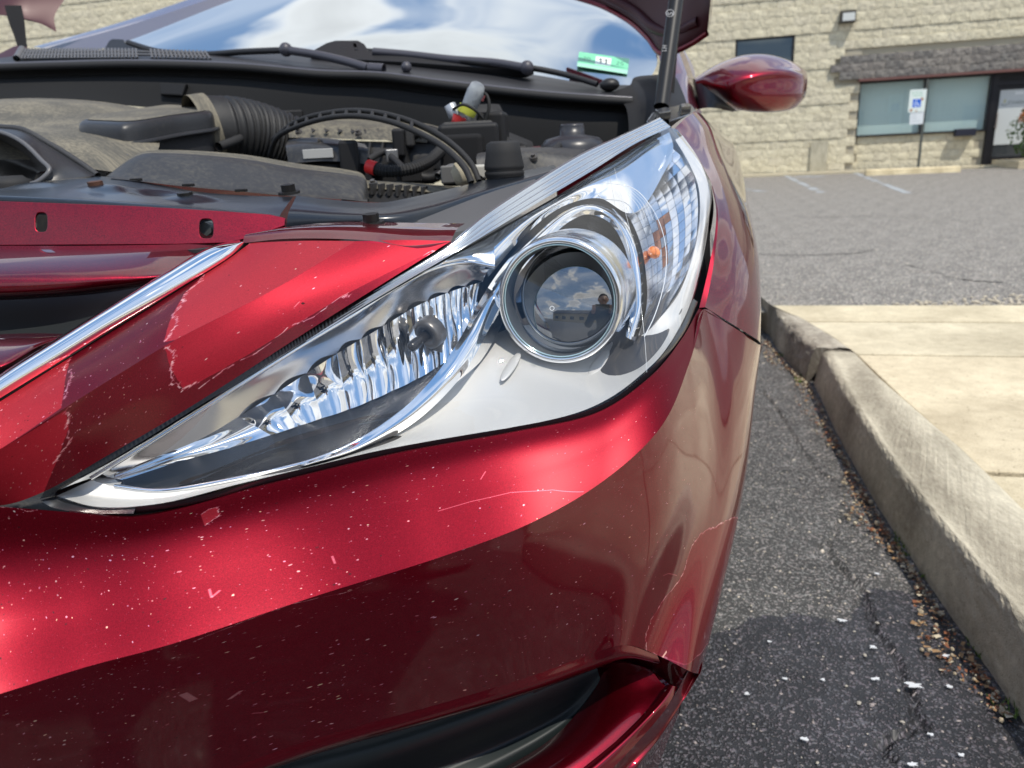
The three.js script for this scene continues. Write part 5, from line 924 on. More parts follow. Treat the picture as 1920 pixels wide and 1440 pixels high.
  add('horn_rim', tube([[-40, 246, .953], [0, 248, .953], [42, 267, .948], [78, 301, .943], [93, 319, .938], [70, 341, .933], [40, 348, .93]], .0030, 50, 8), STD({ color: lin(.10, .10, .105), roughness: .35 }));
  add('horn_throat', surfM([[[-40, 246, .965], [0, 248, .965], [42, 267, .96], [78, 301, .955], [93, 320, .95]], [[-60, 280, 1.25], [-20, 285, 1.25], [20, 300, 1.22], [50, 315, 1.18], [70, 325, 1.1]], [[-60, 350, 1.25], [-20, 350, 1.22], [10, 349, 1.15], [35, 348, 1.05], [60, 346, .98]]], 12, 12), plasticMat);
  /* air box */
  const bx = (n, x, y, d, w, h, dp, m, ry = 0, r = .006) => { const p = P(x, y, d), g = box(w, h, dp, r, 3); g.rotateY(ry); return add(n, g.translate(p.x, p.y, p.z), m); };
  add('air_box_lid', surfM([[[530, 222, 1.58], [600, 220, 1.58], [700, 222, 1.56], [790, 230, 1.53], [832, 240, 1.5]], [[545, 226, 1.46], [600, 226, 1.45], [700, 230, 1.43], [780, 236, 1.42], [818, 246, 1.42]], [[540, 238, 1.40], [600, 238, 1.39], [700, 241, 1.375], [770, 245, 1.37], [806, 254, 1.38]], [[542, 258, 1.385], [600, 259, 1.375], [690, 262, 1.36], [760, 264, 1.355], [800, 268, 1.365]]], 40, 24), STD({ map: dustTex([66, 63, 57], [112, 106, 90], 271, .5), roughness: .7 }));
  for (let k = 0; k < 7; k++) { const p = P(585 + k * 25, 243 + k * .6, 1.372), g = new THREE.ConeGeometry(.006, .01, 3); g.rotateZ(.6); add('lid_rib', g.translate(p.x, p.y, p.z), plasticMat); }
  add('air_box_body', surfM([[[545, 262, 1.40], [690, 265, 1.37], [760, 267, 1.365], [815, 272, 1.37]], [[548, 290, 1.40], [690, 292, 1.37], [760, 294, 1.365], [815, 298, 1.37]], [[560, 345, 1.42], [690, 345, 1.39], [760, 345, 1.38], [815, 345, 1.39]]], 20, 12), plasticMat);
  for (const x of [694, 718, 742]) { const a = P(x, 268, 1.362), b = P(x - 3, 292, 1.364), g = tube([a, b], .0032, 4, 6); add('body_rib', g, plasticMat); }
  bx('lid_clip', 748, 268, 1.34, .022, .05, .02, blackMat, .2); bx('lid_clip', 768, 258, 1.345, .018, .035, .02, plasticMat, .2);
  add('throttle_ring', new THREE.TorusGeometry(.042, .010, 12, 36).rotateY(.35).translate(...P(800, 290, 1.36).toArray()), blackMat);
  add('throttle_body', lathe([[0, .0], [.03, .0], [.044, -.03], [.044, -.1]], 30).rotateX(Math.PI / 2).translate(...P(800, 290, 1.38).toArray()), blackMat);
  /* fuse box */
  add('fuse_box', surfM([[[542, 262, 1.25], [575, 258, 1.26], [610, 259, 1.26], [655, 264, 1.25], [684, 270, 1.23]], [[538, 268, 1.185], [572, 264, 1.175], [608, 265, 1.17], [655, 269, 1.165], [688, 276, 1.165]], [[536, 276, 1.165], [572, 273, 1.155], [610, 274, 1.15], [655, 277, 1.148], [690, 282, 1.15]], [[541, 307, 1.165], [572, 304, 1.155], [610, 302, 1.15], [655, 304, 1.148], [688, 308, 1.15]]], 40, 24), STD({ map: dustTex([52, 52, 54], [88, 84, 76], 281, .3), roughness: .38 }));
  add('fuse_box_base', surfM([[[548, 306, 1.175], [612, 302, 1.165], [686, 306, 1.165]], [[552, 345, 1.18], [612, 345, 1.17], [684, 345, 1.17]]], 8, 4), blackMat);
  bx('fuse_clip', 655, 296, 1.135, .03, .052, .014, blackMat, .1);
  for (const [x, y, s] of [[560, 318, .02], [590, 325, .026], [625, 318, .02], [645, 330, .026], [705, 318, .022]]) bx('connector', x, y, 1.17, s, s * .8, s, blackMat, .3, .003);
  /* radiator top tank with fins */
  add('radiator_tank', surfM([[[640, 336, 1.13], [760, 342, 1.12], [880, 352, 1.1]], [[640, 340, 1.06], [760, 347, 1.05], [880, 358, 1.03]], [[640, 350, 1.045], [760, 357, 1.035], [880, 366, 1.015]]], 20, 12), dustyMat);
  for (let k = 0; k < 7; k++) { const p = P(700 + k * 16, 354 + k * 1.1, 1.035), g = box(.004, .016, .02, .001); add('tank_fin', g.translate(p.x, p.y, p.z), plasticMat); }
  add('tank_lower', surfM([[[640, 350, 1.05], [760, 357, 1.04], [880, 366, 1.02]], [[640, 376, 1.03], [760, 382, 1.02], [870, 385, 1.0]]], 10, 4), blackMat);
  /* wiring loom */
  add('corrugated_loom', (() => { const n = 200, g = new THREE.TubeGeometry(curve([[690, 312, 1.14], [725, 321, 1.13], [765, 318, 1.13], [800, 305, 1.15], [822, 287, 1.18], [835, 270, 1.24]]), n, .0085, 12, false), p = g.attributes.position, N = g.attributes.normal; for (let i = 0; i < p.count; i++) { const t = Math.floor(i / 13), w = t % 4 < 2 ? .0012 : -.0006; p.setXYZ(i, p.getX(i) + N.getX(i) * w, p.getY(i) + N.getY(i) * w, p.getZ(i) + N.getZ(i) * w); } g.computeVertexNormals(); return g; })(), rubberMat);
  add('red_tape', tube([[690, 312, 1.138], [697, 314, 1.136], [706, 317, 1.134]], .0108, 8, 12), STD({ color: lin(.65, .02, .02), roughness: .5 }));
  /* arched weather strip, ladder-like */
  {
    const pa = [[512, 262, 1.30], [530, 246, 1.26], [560, 226, 1.22], [620, 211, 1.17], [680, 208, 1.12], [740, 218, 1.08], [800, 240, 1.04], [850, 272, 1.0], [885, 310, .98], [898, 340, .97]];
    const pb = [[506, 290, 1.28], [520, 258, 1.23], [556, 238, 1.18], [615, 221, 1.13], [675, 218, 1.085], [735, 229, 1.045], [795, 254, 1.01], [840, 282, .975], [872, 316, .955], [884, 342, .95]];
    const ca = curve(pa), cb = curve(pb);
    add('weather_strip', merge([tube(pa, .0042, 90, 8), tube(pb, .0042, 90, 8)]), rubberMat);
    add('strip_web', surfM([ca.getPoints(40).map((p) => p.add(V(0, -.004, 0))), cb.getPoints(40).map((p) => p.add(V(0, -.003, 0)))], 60, 3), dustyMat);
    for (let k = 1; k < 12; k++) { const t = .12 + k * .045; add('strip_rung', tube([ca.getPoint(t), cb.getPoint(t + .005)], .003, 3, 6), rubberMat); }
  }
  /* taped connector bottle and its bracket */
  bx('relay_block', 880, 262, 1.24, .10, .05, .07, blackMat, .25, .008); bx('relay_block', 878, 240, 1.25, .085, .02, .06, STD({ map: dustTex([46, 45, 44], [84, 80, 72], 291, .3), roughness: .7 }), .25, .006);
  bx('relay_block', 925, 250, 1.30, .05, .07, .06, blackMat, .1, .008); bx('relay_block', 868, 300, 1.22, .07, .08, .06, darkMat, .2, .008);
  add('strut_tower', lathe([[0, .05], [.04, .05], [.05, .03], [.055, 0], [.1, -.02], [.11, -.06]], 40).translate(...P(900, 250, 1.42).toArray()), rubberMat);
  add('wrapped_sensor', lathe([[0, -.045], [.006, -.045], [.008, -.034], [.013, -.028], [.014, -.004], [.011, .0], [.0135, .004], [.0145, .03], [.012, .042], [.007, .046], [0, .047]], 24).rotateZ(-.5).translate(...P(878, 205, 1.25).toArray()), STD({ color: lin(.42, .45, .47), metalness: .6, roughness: .35, bumpMap: grainBump, bumpScale: .002 }));
  add('sensor_tape', lathe([[.0155, -.006], [.0162, 0], [.0155, .007]], 24).rotateZ(-.5).translate(...P(876, 207, 1.248).toArray()), STD({ color: lin(.55, .6, .08), roughness: .5 }));
  add('sensor_tip', lathe([[0, -.012], [.009, -.01], [.011, 0], [.012, .008]], 20).rotateZ(-.5).translate(...P(859, 227, 1.235).toArray()), STD({ color: lin(.55, .03, .03), roughness: .5 }));
  add('sensor_cap', lathe([[0, .01], [.011, .008], [.012, -.006]], 20).rotateZ(-.5).translate(...P(897, 178, 1.26).toArray()), STD({ color: lin(.45, .12, .12), roughness: .4 }));
  add('cable_tie', merge([tube([[850, 205, 1.24], [868, 196, 1.225], [890, 206, 1.225], [905, 222, 1.24]], .0025, 16, 6), tube([[896, 172, 1.26], [912, 178, 1.25], [917, 200, 1.25], [908, 232, 1.26]], .003, 20, 6)]), rubberMat);
  add('sensor_stub', lathe([[0, .012], [.010, .010], [.011, -.01], [.006, -.014]], 16).rotateZ(.4).translate(...P(848, 207, 1.25).toArray()), STD({ color: lin(.4, .42, .45), metalness: .5, roughness: .4 }));
  /* coolant cap, battery lid, clip plates at the right */
  add('battery_lid', surfM([[[905, 287, 1.22], [950, 278, 1.26], [1030, 276, 1.3], [1100, 280, 1.3]], [[895, 289, 1.13], [945, 283, 1.14], [1020, 282, 1.17], [1085, 290, 1.18]], [[893, 297, 1.115], [940, 290, 1.12], [1015, 290, 1.15], [1075, 297, 1.16]], [[897, 325, 1.11], [940, 325, 1.115], [1010, 325, 1.14], [1060, 325, 1.15]]], 24, 18), plasticMat);
  add('brake_reservoir', lathe([[0, .034], [.02, .034], [.023, .03], [.023, .014], [.05, .008], [.062, -.006], [.064, -.03]], 40).translate(...P(1073, 268, 1.38).toArray()), STD({ color: lin(.03, .03, .035), roughness: .35 }));
  add('red_inner_panel', surfM([[[985, 276, 1.4], [1040, 272, 1.42], [1120, 268, 1.42], [1160, 262, 1.4]], [[985, 292, 1.34], [1040, 290, 1.34], [1110, 290, 1.32], [1140, 288, 1.3]]], 12, 4), PHY({ color: lin(.12, .012, .02), roughness: .4, clearcoat: .6 }), bay);
  bx('grey_clip', 847, 327, 1.06, .03, .025, .02, STD({ color: lin(.12, .12, .12), roughness: .5 }), .2, .003);
  add('drain_valve', lathe([[0, .018], [.016, .016], [.018, .0], [.014, -.014], [0, -.016]], 8).rotateX(1.2).translate(...P(872, 328, 1.03).toArray()), STD({ color: lin(.42, .38, .28), roughness: .6 }));
  bx('white_plug', 903, 322, 1.06, .028, .02, .03, STD({ color: lin(.4, .39, .35), roughness: .6 }), .3, .004);
  /* small fittings: lid screws, vacuum hoses, wire bundles, clips */
  const screw = (x, y, d, r) => { const p = P(x, y, d), g = merge([new THREE.CylinderGeometry(r, r * 1.15, r * .8, 14), new THREE.CylinderGeometry(r * .6, r * .6, r * .8, 6).translate(0, r * .7, 0)]); g.rotateX(.5); add('screw', g.translate(p.x, p.y, p.z), STD({ color: lin(.16, .15, .14), roughness: .45, metalness: .7 })); };
  for (const q of [[560, 247, 1.365, .006], [672, 250, 1.355, .006], [792, 256, 1.35, .006], [300, 262, 1.2, .006], [240, 300, 1.09, .007], [60, 270, 1.12, .007], [700, 345, 1.05, .006], [860, 360, 1.02, .006], [1000, 296, 1.14, .006], [600, 268, 1.16, .005]]) screw(...q);
  const hose = (pts, r, m = rubberMat) => add('hose', tube(pts, r, 40, 10), m);
  hose([[430, 300, 1.2], [470, 316, 1.15], [520, 318, 1.15], [556, 330, 1.14]], .009); hose([[690, 300, 1.3], [720, 285, 1.33], [740, 300, 1.3], [775, 335, 1.22]], .006);
  hose([[880, 285, 1.2], [905, 268, 1.24], [935, 262, 1.3], [985, 275, 1.34]], .007); hose([[560, 340, 1.14], [600, 332, 1.12], [650, 338, 1.1], [690, 352, 1.06]], .005);
  hose([[410, 275, 1.3], [445, 262, 1.34], [490, 222, 1.5], [540, 214, 1.58]], .008); hose([[820, 330, 1.06], [850, 312, 1.1], [880, 318, 1.1], [900, 335, 1.04]], .0045, STD({ color: lin(.10, .10, .10), roughness: .5 }));
  hose([[1010, 300, 1.16], [1035, 286, 1.25], [1050, 270, 1.35]], .006); hose([[930, 240, 1.3], [950, 262, 1.3], [945, 290, 1.25]], .005);
  for (const [x, y, d] of [[455, 312, 1.17], [735, 292, 1.315], [915, 264, 1.26], [625, 334, 1.11], [470, 240, 1.42]]) bx('hose_clamp', x, y, d, .022, .022, .006, STD({ color: lin(.3, .3, .3), roughness: .4, metalness: .8 }), .6, .002);
  bx('warning_label', 596, 288, 1.147, .05, .014, .002, STD({ color: lin(.42, .42, .40), roughness: .6 }), .05, .0008);
  for (const [x, y, d, s] of [[500, 235, 1.5, .04], [555, 215, 1.6, .03], [850, 245, 1.5, .05], [960, 290, 1.35, .05], [720, 330, 1.2, .04], [770, 330, 1.22, .035]]) bx('bracket', x, y, d, s, s * .6, s, blackMat, .4, .004);
}

/* ------------------------------------------------ cowl, wipers, windscreen */
{
  const cowl = new THREE.Group(); cowl.name = 'cowl'; car.add(cowl);
  const seal = [[-170, 128, 1.86], [0, 122, 1.80], [130, 118, 1.77], [262, 116, 1.74], [450, 122, 1.70], [600, 135, 1.67], [712, 139, 1.65], [825, 153, 1.62], [1012, 174, 1.58], [1120, 182, 1.56], [1185, 186, 1.56]];
  const under = seal.map((p) => [p[0], p[1] + 9, p[2] - .005]), lip = seal.map((p) => [p[0], p[1] + 12, p[2] + .02]), mid = seal.map((p, i) => [p[0], p[1] + 24, p[2] + .03]);
  const bot = [[-170, 200, 1.86], [0, 192, 1.80], [130, 190, 1.77], [262, 200, 1.75], [450, 218, 1.72], [600, 240, 1.70], [712, 260, 1.69], [825, 285, 1.66], [1012, 310, 1.62], [1120, 318, 1.60], [1185, 318, 1.60]];
  mesh('bulkhead', surfM([lip, mid, mid.map((p, i) => [p[0], p[1] + 4, p[2] - .012]), bot], 90, 24), STD({ map: dustTex([11, 12, 14], [28, 27, 27], 307, .15), roughness: .8 }), cowl);  // near-black base colour also holds the shade under the hood
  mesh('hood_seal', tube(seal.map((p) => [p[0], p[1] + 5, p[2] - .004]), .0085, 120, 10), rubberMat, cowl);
  for (const [x0, y0, x1, y1] of [[300, 155, 350, 180], [375, 155, 425, 183]]) mesh('pressed_pad', plate([[x0, y0], [x1, y0 + 3], [x1 - 8, y1], [x0 + 2, y1 - 2]], [P(x0, y0, 1.735), P(x1, y0, 1.725), P(x0, y1, 1.735)], .006, [], .003), blackMat, cowl);
  const back = [[-170, 112, 2.05], [0, 100, 1.98], [80, 92, 1.94], [230, 95, 1.93], [420, 97, 1.92], [600, 100, 1.90], [720, 108, 1.87], [850, 122, 1.83], [1000, 140, 1.79], [1100, 156, 1.74], [1190, 160, 1.72]];
  const midc = seal.map((p, i) => [lerp(p[0], back[i][0], .5), lerp(p[1], back[i][1], .5) + 1, lerp(p[2], back[i][2], .5)]);
  mesh('cowl_panel', surfM([seal, midc, back], 100, 10), STD({ color: lin(.018, .019, .023), roughness: .5 }), cowl);
  mesh('cowl_edge', tube(seal.map((p) => [p[0], p[1] - 2, p[2]]), .0035, 120, 6), STD({ color: lin(.10, .10, .12), roughness: .35 }), cowl);
  const bars = []; const ga = curve([[50, 97, 1.90], [150, 96, 1.87], [260, 97, 1.85], [385, 101, 1.82]]), gb = curve([[40, 116, 1.79], [150, 115, 1.765], [262, 114, 1.74], [395, 116, 1.715]]);
  for (let k = 0; k <= 52; k++) { const t = k / 52; if (t > .66 && t < .72) continue; bars.push(tube([ga.getPoint(t).add(V(0, .006, 0)), gb.getPoint(t).add(V(0, .006, 0))], .0028, 2, 5)); }
  for (const s of [.33, .66]) bars.push(tube([0, .25, .5, .75, 1].map((t) => ga.getPoint(t).lerp(gb.getPoint(t), s).add(V(0, .0065, 0))), .0028, 20, 5));
  bars.push(tube([gb.getPoint(0), ga.getPoint(0)].map((p) => p.clone().add(V(-.012, .008, 0))), .008, 4, 8));
  mesh('cowl_grille', merge(bars), STD({ color: lin(.10, .10, .105), roughness: .5 }), cowl);
  /* right-hand cowl corner */
  mesh('cowl_corner', surfM([[[1150, 172, 1.62], [1180, 160, 1.64], [1190, 145, 1.68], [1230, 140, 1.72], [1262, 138, 1.78]], [[1160, 185, 1.57], [1190, 178, 1.575], [1206, 160, 1.59], [1235, 150, 1.60], [1270, 150, 1.66]], [[1175, 205, 1.54], [1200, 200, 1.53], [1216, 190, 1.52], [1240, 185, 1.50], [1285, 185, 1.55]], [[1180, 300, 1.5], [1204, 290, 1.49], [1222, 270, 1.47], [1245, 240, 1.45], [1292, 215, 1.46]]], 24, 24), blackMat, cowl);
  mesh('hinge_pocket', surfM([[[1268, 138, 1.72], [1285, 139, 1.74], [1296, 155, 1.74], [1306, 190, 1.70]], [[1250, 205, 1.5], [1270, 208, 1.5], [1288, 208, 1.5], [1305, 208, 1.52]]], 10, 6), paintMat, cowl);
  /* wipers */
  const wp = STD({ color: lin(.055, .055, .07), roughness: .45 }), wb = STD({ color: lin(.012, .012, .014), roughness: .5 });
  const wiper = (arm, blade, knuckle) => { const w = new THREE.Group(); w.name = 'wiper'; car.add(w); mesh('arm', tube(arm, .0095, 40, 8), wp, w); mesh('blade', tube(blade, .0075, 40, 6), wb, w); mesh('pivot', new THREE.SphereGeometry(.016, 16, 12).translate(...toV(knuckle).toArray()), wp, w); return w; };
  wiper([[690, 127, 1.69], [640, 113, 1.72], [590, 102, 1.75], [545, 95, 1.77], [535, 93, 1.78]], [[240, 80, 2.0], [300, 97, 1.93], [380, 102, 1.88], [460, 97, 1.83], [535, 94, 1.79]], [536, 93, 1.775]);
  wiper([[985, 127, 1.70], [930, 118, 1.73], [850, 112, 1.76], [760, 102, 1.79], [700, 97, 1.80]], [[640, 92, 1.83], [690, 96, 1.82], [800, 106, 1.78], [900, 118, 1.74], [985, 126, 1.72], [1060, 140, 1.70], [1120, 158, 1.67]], [988, 127, 1.70]);
  mesh('wiper_mount', tube([[692, 128, 1.69], [720, 130, 1.68]], .012, 6, 8), wp, cowl);
  mesh('washer_jet', new THREE.SphereGeometry(.012, 16, 12).translate(...P(762, 126, 1.70).toArray()), wp, cowl);
  mesh('wiper_bracket', plate([[580, 100], [612, 82], [630, 77], [672, 77], [684, 84], [692, 97], [720, 100], [900, 118], [1000, 124], [985, 131], [900, 128], [760, 118], [640, 112], [600, 108]], [P(600, 95, 1.83), P(900, 120, 1.75), P(650, 78, 1.84)], .02, [[[660, 82], [670, 82], [674, 98], [664, 98]]], .003), wb, cowl);
  const n1 = P(1143, 159, 1.64); mesh('washer_nozzle', new THREE.SphereGeometry(.02, 18, 12).scale(1.1, .7, 1).translate(n1.x, n1.y, n1.z), wb, cowl);
  mesh('far_wiper_cap', plate([[195, 95], [205, 78], [212, 74], [232, 75], [238, 84], [260, 92], [300, 100], [280, 103], [220, 100]], [P(200, 90, 2.0), P(260, 95, 1.96), P(215, 74, 2.02)], .02, [], .003), wb, cowl);

  /* windscreen */
  const ws = new THREE.Group(); ws.name = 'windscreen'; car.add(ws);
  const g0 = [[150, 108, 2.10], [250, 108, 2.03], [420, 110, 1.97], [620, 114, 1.92], [800, 128, 1.87], [1000, 150, 1.80], [1110, 166, 1.75], [1175, 172, 1.73], [1210, 160, 1.76]];
  const g1 = [[258, 70, 2.23], [340, 66, 2.18], [480, 64, 2.13], [650, 62, 2.09], [820, 68, 2.04], [1000, 84, 1.98], [1120, 102, 1.93], [1190, 112, 1.91], [1232, 118, 1.90]];
  const g2 = [[400, 14, 2.46], [460, 10, 2.43], [560, 6, 2.38], [690, 4, 2.35], [830, 6, 2.31], [980, 14, 2.25], [1090, 24, 2.19], [1160, 36, 2.14], [1222, 60, 2.08]];
  const g3 = [[640, -78, 2.92], [680, -80, 2.90], [740, -82, 2.86], [820, -84, 2.82], [900, -82, 2.78], [990, -76, 2.72], [1060, -64, 2.66], [1110, -50, 2.60], [1150, -30, 2.55]];
  const glass = surf([g0, g1, g2, g3], 90, 50);
  mesh('glass', glass, PHY({ color: lin(.50, .54, .56), roughness: .01, metalness: 1 }), ws);
  /* far pillar */
  mesh('pillar_trim', surfM([[[82, 92, 2.16], [250, 45, 2.36], [388, 0, 2.55], [640, -84, 3.0]], [[110, 98, 2.12], [270, 50, 2.33], [402, 8, 2.52], [655, -78, 2.98]], [[150, 104, 2.09], [290, 60, 2.28], [412, 18, 2.48], [660, -70, 2.95]]], 30, 8), STD({ color: lin(.10, .095, .125), roughness: .4 }), ws);
  mesh('pillar', surfM([[[62, 88, 2.24], [222, 43, 2.44], [362, -4, 2.64], [626, -93, 3.1]], [[72, 89, 2.20], [234, 44, 2.40], [374, -2, 2.60], [633, -89, 3.05]], [[86, 92, 2.17], [252, 45, 2.37], [390, 0, 2.56], [642, -84, 3.01]]], 30, 8), paintMat, ws);
  mesh('pillar', surfM([[[1222, 40, 2.12], [1232, 90, 1.96], [1245, 150, 1.80]], [[1245, 45, 2.14], [1262, 90, 1.98], [1282, 140, 1.82]], [[1262, 60, 2.25], [1284, 100, 2.05], [1302, 150, 1.9]]], 20, 8), paintMat, ws);
  /* inspection sticker */
  const cv = document.createElement('canvas'); cv.width = 256; cv.height = 112; const c = cv.getContext('2d');
  c.fillStyle = '#6fcf9f'; c.fillRect(0, 0, 256, 112); c.fillStyle = '#9fdcbf'; c.fillRect(0, 84, 256, 28); c.fillStyle = '#e6f2ea'; c.fillRect(88, 16, 80, 60); c.fillStyle = '#1d2b26'; c.font = 'bold 50px sans-serif'; c.fillText('11', 100, 64); c.fillStyle = '#3d8c69'; c.font = 'bold 38px sans-serif'; c.fillText('20', 22, 58); c.fillText('25', 192, 58);
  const t = new THREE.CanvasTexture(cv); t.colorSpace = THREE.SRGBColorSpace;
  const loc = findUV(glass), p4 = [[1086, 97], [1180, 110], [1082, 124], [1176, 139]];
  const near = (x, y) => { const p = glass.attributes.position; let b = 1e9, r = null; for (let i = 0; i < p.count; i++) { const v = V(p.getX(i), p.getY(i), p.getZ(i)), q = proj(v), d = (q[0] - x) ** 2 + (q[1] - y) ** 2; if (d < b) { b = d; r = q[2]; } } return P(x, y, r - .012); };
  const q4 = p4.map((p) => near(p[0], p[1]));
  const sg = surf([[q4[2], q4[3]], [q4[0], q4[1]]], 8, 4); mesh('inspection_sticker', sg, STD({ map: t, roughness: .35 }), ws);
  /* roof skin behind the glass */
  mesh('roof', surfM([[V(-1.35, 1.40, -2.9), V(-.82, 1.45, -2.85), V(-.32, 1.42, -2.9)], [V(-1.4, 1.44, -3.6), V(-.82, 1.5, -3.6), V(-.26, 1.44, -3.6)]], 10, 4), paintMat, car);
}

/* ------------------------------------------------ hood, strut, mirror */
{
  const hood = new THREE.Group(); hood.name = 'hood'; car.add(hood);
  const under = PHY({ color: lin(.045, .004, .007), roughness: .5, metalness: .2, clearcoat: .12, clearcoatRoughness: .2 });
  /* near rear corner of the hood, seen from beneath */
  const rim = [[1070, -8, 1.98], [1130, 12, 1.93], [1180, 40, 1.88], [1215, 72, 1.83], [1238, 100, 1.79], [1262, 98, 1.76], [1300, 80, 1.72], [1326, 62, 1.69]];
  const up1 = [[1075, -60, 1.95], [1140, -55, 1.88], [1200, -45, 1.82], [1240, -35, 1.77], [1268, -25, 1.73], [1292, -20, 1.69], [1318, -20, 1.65], [1334, -18, 1.62]];
  const up2 = [[1080, -160, 1.86], [1145, -160, 1.80], [1205, -160, 1.74], [1245, -150, 1.69], [1275, -140, 1.65], [1300, -130, 1.61], [1322, -120, 1.575], [1338, -110, 1.55]];
  mesh('hood_underside', surfM([rim, rim.map((p, i) => [p[0] + 2, p[1] - 14, p[2] - .012]), up1, up2], 60, 30), under, hood);
  mesh('hood_rim', tube(rim, .007, 60, 8), paintMat, hood);
  mesh('hood_side', surfM([[[1326, 62, 1.69], [1331, 30, 1.665], [1334, -18, 1.62], [1338, -110, 1.55]], [[1329, 56, 1.72], [1334, 28, 1.70], [1337, -18, 1.66], [1341, -110, 1.59]]], 12, 3), paintMat, hood);
  mesh('hood_rib', tube([[1130, -10, 1.90], [1190, 22, 1.85], [1225, 52, 1.80], [1262, 62, 1.755], [1310, 40, 1.69]], .012, 40, 10), under, hood);
  /* far corner with its hinge arm */
  mesh('hood_far_corner', surfM([[[-60, -40, 2.1], [20, -40, 2.1], [80, -40, 2.12], [140, -30, 2.14]], [[-60, 0, 2.05], [20, 0, 2.06], [60, 0, 2.08], [118, 3, 2.11]], [[-60, 20, 2.03], [20, 30, 2.04], [52, 36, 2.06], [102, 32, 2.09]], [[-60, 24, 2.03], [30, 32, 2.04], [75, 44, 2.06], [106, 60, 2.08]]], 20, 14), under, hood);
  mesh('hinge_arm', surfM([[[8, 10, 2.02], [16, 40, 2.0], [28, 72, 1.98], [36, 100, 1.96]], [[40, 10, 2.02], [46, 40, 2.0], [49, 72, 1.98], [52, 95, 1.96]]], 14, 4), darkMat, hood);
  mesh('hinge_base', surfM([[[-40, 118, 1.9], [0, 100, 1.94], [30, 86, 1.97], [52, 84, 1.98]], [[-40, 124, 1.88], [0, 122, 1.88], [30, 119, 1.88], [45, 117, 1.88]]], 10, 4), under, hood);
  /* whole hood panel above the frame */
  mesh('hood_panel', surfM([[V(-1.55, 1.36, -1.98), V(-.8, 1.40, -2.0), V(-.04, 1.36, -1.90)], [V(-1.5, 1.72, -1.90), V(-.8, 1.76, -1.90), V(-.10, 1.70, -1.84)], [V(-1.4, 2.02, -1.80), V(-.8, 2.08, -1.78), V(-.28, 2.0, -1.76)]], 20, 14), paintMat, hood);
  /* gas strut with printed label */
  const st = new THREE.Group(); st.name = 'gas_strut'; car.add(st);
  const a = P(1273, -40, 1.50), b = P(1240, 200, 1.46), strutMat = PHY({ color: lin(.010, .010, .011), roughness: .45, clearcoat: .15, specularIntensity: .6 });
  mesh('strut_tube', tube([a, a.clone().lerp(b, .5), b], .0150, 20, 20), strutMat, st);
  mesh('strut_rod', tube([P(1268, 60, 1.56), P(1262, 130, 1.56), P(1256, 205, 1.54)], .006, 12, 12), darkMat, st);
  const font = await new FontLoader().loadAsync('fonts/droid/droid_sans_regular.typeface.json');
  const dir = a.clone().sub(b).normalize(), face = CAM.clone().sub(P(1250, 100, 1.5)).normalize(), side = dir.clone().cross(face).normalize(), nrm = side.clone().cross(dir);
  const inkMat = STD({ color: lin(.35, .35, .36), roughness: .6 });
  const ink = (str, size, x, y, off) => { const g = new TextGeometry(str, { font, size, depth: .0004, curveSegments: 3, bevelEnabled: false }); g.applyMatrix4(new THREE.Matrix4().makeBasis(dir, side.clone().negate(), nrm).setPosition(P(x, y, 1.452).addScaledVector(nrm, .0145).addScaledVector(side, off))); mesh('printed_text', g, inkMat, st); };
  ink('LH', .0085, 1244, 105, .004);
  mesh('printed_mark', (() => { const g = new THREE.TorusGeometry(.0075, .0009, 6, 28); g.applyMatrix4(new THREE.Matrix4().makeBasis(side, dir, nrm).setPosition(P(1255, 34, 1.464).addScaledVector(nrm, .0148))); return g; })(), inkMat, st);
  ink('S', .010, 1257, 38, .003);

  /* black cap at the fender's rear end */
  const cap = new THREE.Group(); cap.name = 'fender_cap'; car.add(cap);
  mesh('cap_plate', plate([[1212, 228], [1222, 214], [1240, 206], [1262, 202], [1290, 196], [1298, 200], [1308, 212], [1300, 216], [1270, 226], [1254, 232], [1248, 222], [1232, 222], [1218, 233]], [P(1215, 225, 1.10), P(1300, 205, 1.30), P(1260, 200, 1.30)], .014, [], .003), blackGloss, cap);
  mesh('cap_lug', plate([[1228, 207], [1250, 203], [1258, 210], [1236, 214]], [P(1228, 207, 1.15), P(1258, 205, 1.17), P(1240, 203, 1.21)], .008, [], .002), blackGloss, cap);
  mesh('cap_lug', plate([[1274, 197], [1292, 195], [1296, 200], [1278, 203]], [P(1274, 197, 1.25), P(1296, 197, 1.27), P(1280, 194, 1.31)], .008, [], .002), blackGloss, cap);
  mesh('fender_rail', surfM([[[1258, 238, .90], [1275, 225, .98], [1298, 211, 1.1], [1312, 204, 1.3]], [[1262, 244, .90], [1282, 234, .98], [1304, 221, 1.1], [1316, 210, 1.3]]], 16, 4), STD({ color: lin(.45, .42, .42), metalness: .8, roughness: .25 }), cap);

  /* door mirror */
  const mir = new THREE.Group(); mir.name = 'door_mirror'; car.add(mir);
  const T = [[1303, 148, 1.72], [1325, 132, 1.70], [1355, 116, 1.69], [1395, 104, 1.685], [1440, 103, 1.69], [1480, 114, 1.70], [1502, 126, 1.72], [1511, 134, 1.735]];
  const c1 = [[1306, 156, 1.70], [1328, 143, 1.655], [1356, 130, 1.635], [1395, 121, 1.625], [1440, 120, 1.63], [1480, 127, 1.65], [1504, 135, 1.685], [1513, 141, 1.72]];
  const c2 = [[1320, 166, 1.69], [1338, 160, 1.635], [1360, 155, 1.61], [1398, 146, 1.595], [1440, 138, 1.60], [1482, 136, 1.625], [1505, 143, 1.66], [1514, 149, 1.71]];
  const c3 = [[1335, 176, 1.69], [1350, 172, 1.635], [1366, 168, 1.61], [1400, 158, 1.60], [1440, 150, 1.605], [1482, 150, 1.63], [1505, 157, 1.665], [1513, 163, 1.715]];
